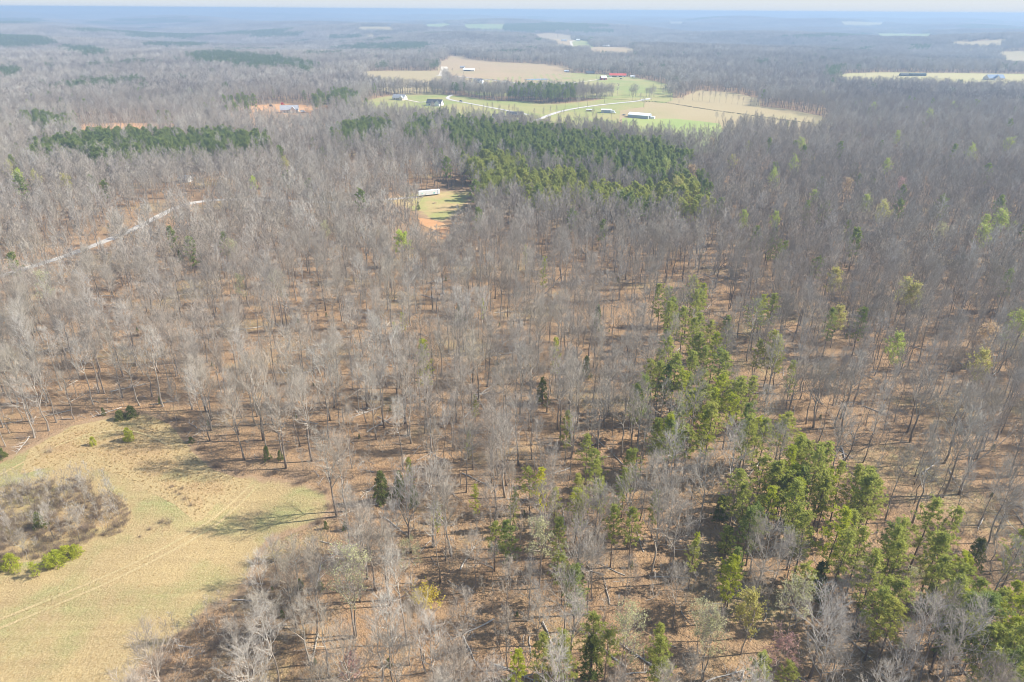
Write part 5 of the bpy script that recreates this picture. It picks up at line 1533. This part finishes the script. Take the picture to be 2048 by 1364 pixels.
tag(o, 'white semi trailer parked at the end of the gravel road', 'trailer')

def car(px, py, rz, paint, label, cat='car', name='car', L=4.7, W=1.85, H=1.5, boxy=False):
    p = at(px, py)
    o = empty(name, p, R(rz))
    b = MB()
    x = L / 2
    prof = [(-x, .35), (-x, .85), (-x + .25, .98), (x - 1.35, 1.0), (x - .1, .82), (x, .6), (x, .35)]
    cab = [(-x + .35, .98), (-x + .9, H), (x - 2.0, H), (x - 1.25, 1.0)] if not boxy else [(-x + .02, .9), (-x + .02, H), (x - 1.7, H), (x - 1.2, 1.0)]
    def extr(m, pr, w):
        a = [(q[0], -w, q[1]) for q in pr]; c = [(q[0], w, q[1]) for q in pr]
        m.poly(a); m.poly(c[::-1])
        for i in range(len(pr)):
            j = (i + 1) % len(pr)
            m.poly([a[j], a[i], c[i], c[j]])
    extr(b, prof, W / 2); b.build('body', M[paint], o)
    c = MB(); extr(c, cab, W / 2 - .12); c.build('cabin', M['glass'] if not boxy else M[paint], o)
    for sx in (-x + .85, x - .9):
        for s in (-1, 1):
            m = MB(); m.tube([Vector((sx, s * (W / 2 - .2), .33)), Vector((sx, s * (W / 2 + .02), .33))], [.33, .33], 12); m.build('wheel', M['rubber'], o)
    tag(o, label, cat)
    o.location.z += .6
    return o
car(922, 204, -38, 'car_dark', 'dark car driving on the pale estate road', L=5.2, H=1.8)
car(1226, 227, -20, 'car_white', 'white box truck parked beside the grey metal shed', 'truck', 'truck', L=7, W=2.4, H=3.0, boxy=True)
car(1248, 231.5, 10, 'steel', 'grey utility trailer at the left end of the long barn', 'utility trailer', 'utility_trailer', L=4.2, H=1.3)
car(386, 354, 5, 'car_dark', 'dark car parked under bare trees by the left white shed')
car(566, 210.5, 15, 'car_red', 'red tractor on top of the orange building plot', 'tractor', 'tractor', L=5, W=2.2, H=3.0, boxy=True)
car(543, 214, 10, 'car_dark', 'dark digger on the orange building plot', 'digger', 'digger', L=5, W=2.2, H=2.6, boxy=True)
car(651, 210, 10, 'car_dark', 'dark pickup on the pale strip right of the building plot', 'pickup', 'pickup', L=5.4, H=1.8)
car(807, 199.5, -60, 'car_dark', 'dark car in front of the cream house garage')
car(606, 225, 30, 'car_white', 'white van parked right of the unfinished house', 'van', 'van', L=6, W=2.2, H=2.6, boxy=True)
car(1242, 159, 0, 'car_dark', 'dark pickup on the grass below the red roofed farm', 'pickup', 'pickup', L=5.4, H=1.8)

# ------------------------------------------------------------------ poles, lone field trees, fences
def pole(px, py, h, label):
    p = at(px, py)
    o = empty('utility_pole', p)
    m = MB(); m.tube([Vector((0, 0, -.5)), Vector((0, 0, h))], [.2, .13], 8); m.build('post', M['polewood'], o, True)
    m = MB(); m.box(-1.2, -.07, h - .9, 1.2, .07, h - .72); m.build('crossarm', M['polewood'], o)
    tag(o, label, 'utility pole', 'utility poles along the pasture road')
for i, (px, py, h) in enumerate([(1175, 214, 12), (1209, 207, 12), (1130, 220, 12), (1264, 203, 11), (1193, 160, 12), (927, 158, 12), (1042, 168, 12), (996, 220, 11)]):
    pole(px, py, h, ['wooden utility pole beside the lone round tree', 'wooden utility pole in the middle of the pasture road', 'wooden utility pole at the road bend in the pasture', 'wooden utility pole at the far end of the pasture road', 'wooden utility pole by the red barn lane', 'wooden utility pole on the far pale road by the crop field', 'wooden utility pole on the far road below the pond', 'wooden utility pole beside the estate road'][i])
lone = [(1157, 218.5, 14, 4, 'round bare tree standing alone beside the pasture road'), (1287, 215.5, 13, 0, 'bare tree standing alone behind the long white barn'), (1280, 203, 11, 2, 'bare tree beside the small bridge at the road end'),
        (1297, 204, 10, 3, 'thin bare tree at the near end of the dark ditch line'), (1340, 207, 7, 6, 'small bare tree on the dark ditch line, left one'), (1357, 210, 6, 6, 'small bare tree on the dark ditch line, right one'),
        (1431, 246, 12, 4, 'bare tree at the tip of the bright meadow, left one'), (1444, 247, 12, 2, 'bare tree at the tip of the bright meadow, right one'), (765, 195, 12, 2, 'dark bare tree left of the cream house'),
        (1122, 72, 24, 4, 'lone tree on the far brown hillside, upper'), (1115, 78, 22, 0, 'lone tree on the far brown hillside, lower'), (1730, 155, 22, 2, 'bare tree at the front of the yellow field, left one'), (1752, 156, 20, 4, 'bare tree at the front of the yellow field, second'),
        (1787, 153, 20, 2, 'bare tree at the front of the yellow field, third'), (1825, 155, 24, 0, 'wide pinkish bare tree beside the dark sheds'), (1715, 155, 20, 4, 'small bare tree at the left end of the yellow field'),
        (905, 146, 9, 4, 'bushy tree left of the long white farm shed'), (958, 142, 7, 6, 'small dark tree right of the long white farm shed')]
for px, py, h, f, lb in lone:
    adj, T, C, h0, tm, cm = BARE[f]
    plant('bare_tree', at(px, py), rg.uniform(0, 6), h / h0, [('trunk', tm), ('crown', cm)], 'bare tree', None)['label'] = lb
# bare trees of the thin hedgerow
items = []
for i in range(26):
    t = i / 25
    px = 1300 + 290 * t + rg.uniform(-4, 4); py = 194.5 + 26 * t ** 1.15 + rg.uniform(-.6, .6)
    f = rg.choice([1, 2, 3, 6])
    p = at(px, py); h = rg.uniform(10, 17)
    o = plant('bare_tree', p, rg.uniform(0, 6), h / BARE[f][3], [('trunk', BARE[f][4]), ('crown', BARE[f][5])], 'bare tree', 'bare trees in the thin hedgerow')
    o['label'] = 'bare tree in the thin hedgerow between the two tan fields'
# thin trees standing in front of the pasture
for i in range(34):
    px = rg.uniform(770, 1230); py = 222 + (px - 770) / 460 * 22 + rg.uniform(0, 6)
    f = rg.choice([3, 6, 3, 1])
    p = at(px, py); h = rg.uniform(11, 17)
    o = plant('bare_tree', p, rg.uniform(0, 6), h / BARE[f][3], [('trunk', BARE[f][4]), ('crown', BARE[f][5])], 'bare tree', 'thin bare trees before the pasture', .7)
    o['label'] = 'thin bare tree standing against the near side of the pasture'
# dark ditch line (a low hedge) across the tan field, and the one along the far road
def hedge(pix, w, h, label, seed):
    g = random.Random(seed); random.seed(seed)
    m = MB()
    pts = [at(x, y) for x, y in pix]
    for a, b in zip(pts[:-1], pts[1:]):
        n = int((b - a).length / .8)
        for i in range(n):
            c = a.lerp(b, g.random())
            for k in range(5):
                q = c + Vector((g.gauss(0, w / 2), g.gauss(0, w / 2), 0)); q.z = float(hgt(q.x, q.y)) + g.uniform(0, h)
                m.blade(q, Vector((g.gauss(0, 1), g.gauss(0, 1), abs(g.gauss(.4, .8)))).normalized(), .9, .5)
    tag(m.build('hedge', M['hedge']), label, 'hedge')
hedge([(1284, 203), (1330, 206), (1400, 217.5), (1480, 229), (1560, 240), (1625, 248)], 1.0, 1.1, 'dark low hedge line crossing the tan stubble field', 31)
hedge([(905, 155), (950, 158.5), (985, 161), (1020, 165)], 1.6, 2.0, 'dark low hedge along the far pale road', 32)
p0 = at(1290, 201)
o = empty('footbridge', p0 + Vector((0, 0, .7)), R(20))
m = MB(); m.box(-6, -2, .2, 6, 2, .5); m.build('deck', M['lane'], o)
for s in (-1, 1):
    m = MB(); m.box(-6, s * 2 - .1, .5, 6, s * 2 + .1, 1.4); m.build('railing', M['white_metal'], o)
tag(o, 'small white railed bridge at the end of the pasture road', 'bridge')
for px, py, rz_, lb in [(869, 407, .3, 'small dark heap of rubble in the middle of the trailer clearing'), (918, 393, 1.0, 'heap of pale junk at the right of the trailer clearing')]:
    m = MB(); g = random.Random(int(px))
    for k in range(40):
        a, r = g.uniform(0, 6.28), abs(g.gauss(0, .9))
        c = Vector((r * math.cos(a), r * math.sin(a), max(.05, 1.0 - r * .6) * g.random()))
        s = g.uniform(.15, .4)
        m.tube([c, c + Vector((g.uniform(-1, 1), g.uniform(-1, 1), g.uniform(-.3, .5))) * g.uniform(.5, 1.4)], [s * .5, s * .35], 5)
    tag(m.build('debris_heap', M['tan_wood']), lb, 'debris heap').location = at(px, py)

# ------------------------------------------------------------------ the air
hz = MB()
hz.box(-47000, -47000, ZMIN - 1.5, 47000, 47000, CAM_H + 3.0)
hm = bpy.data.materials.new('haze')
hm.use_nodes = True
nt = hm.node_tree
nt.nodes.remove(nt.nodes['Principled BSDF'])
pv = nt.nodes.new('ShaderNodeVolumePrincipled')
pv.inputs['Color'].default_value = (.355, .49, .67, 1)
pv.inputs['Density'].default_value = 0.00027
pv.inputs['Anisotropy'].default_value = 0.1
nt.links.new(pv.outputs[0], nt.nodes['Material Output'].inputs['Volume'])
tag(hz.build('haze', hm), 'pale blue haze in the air over the whole valley', 'haze', kind='stuff')
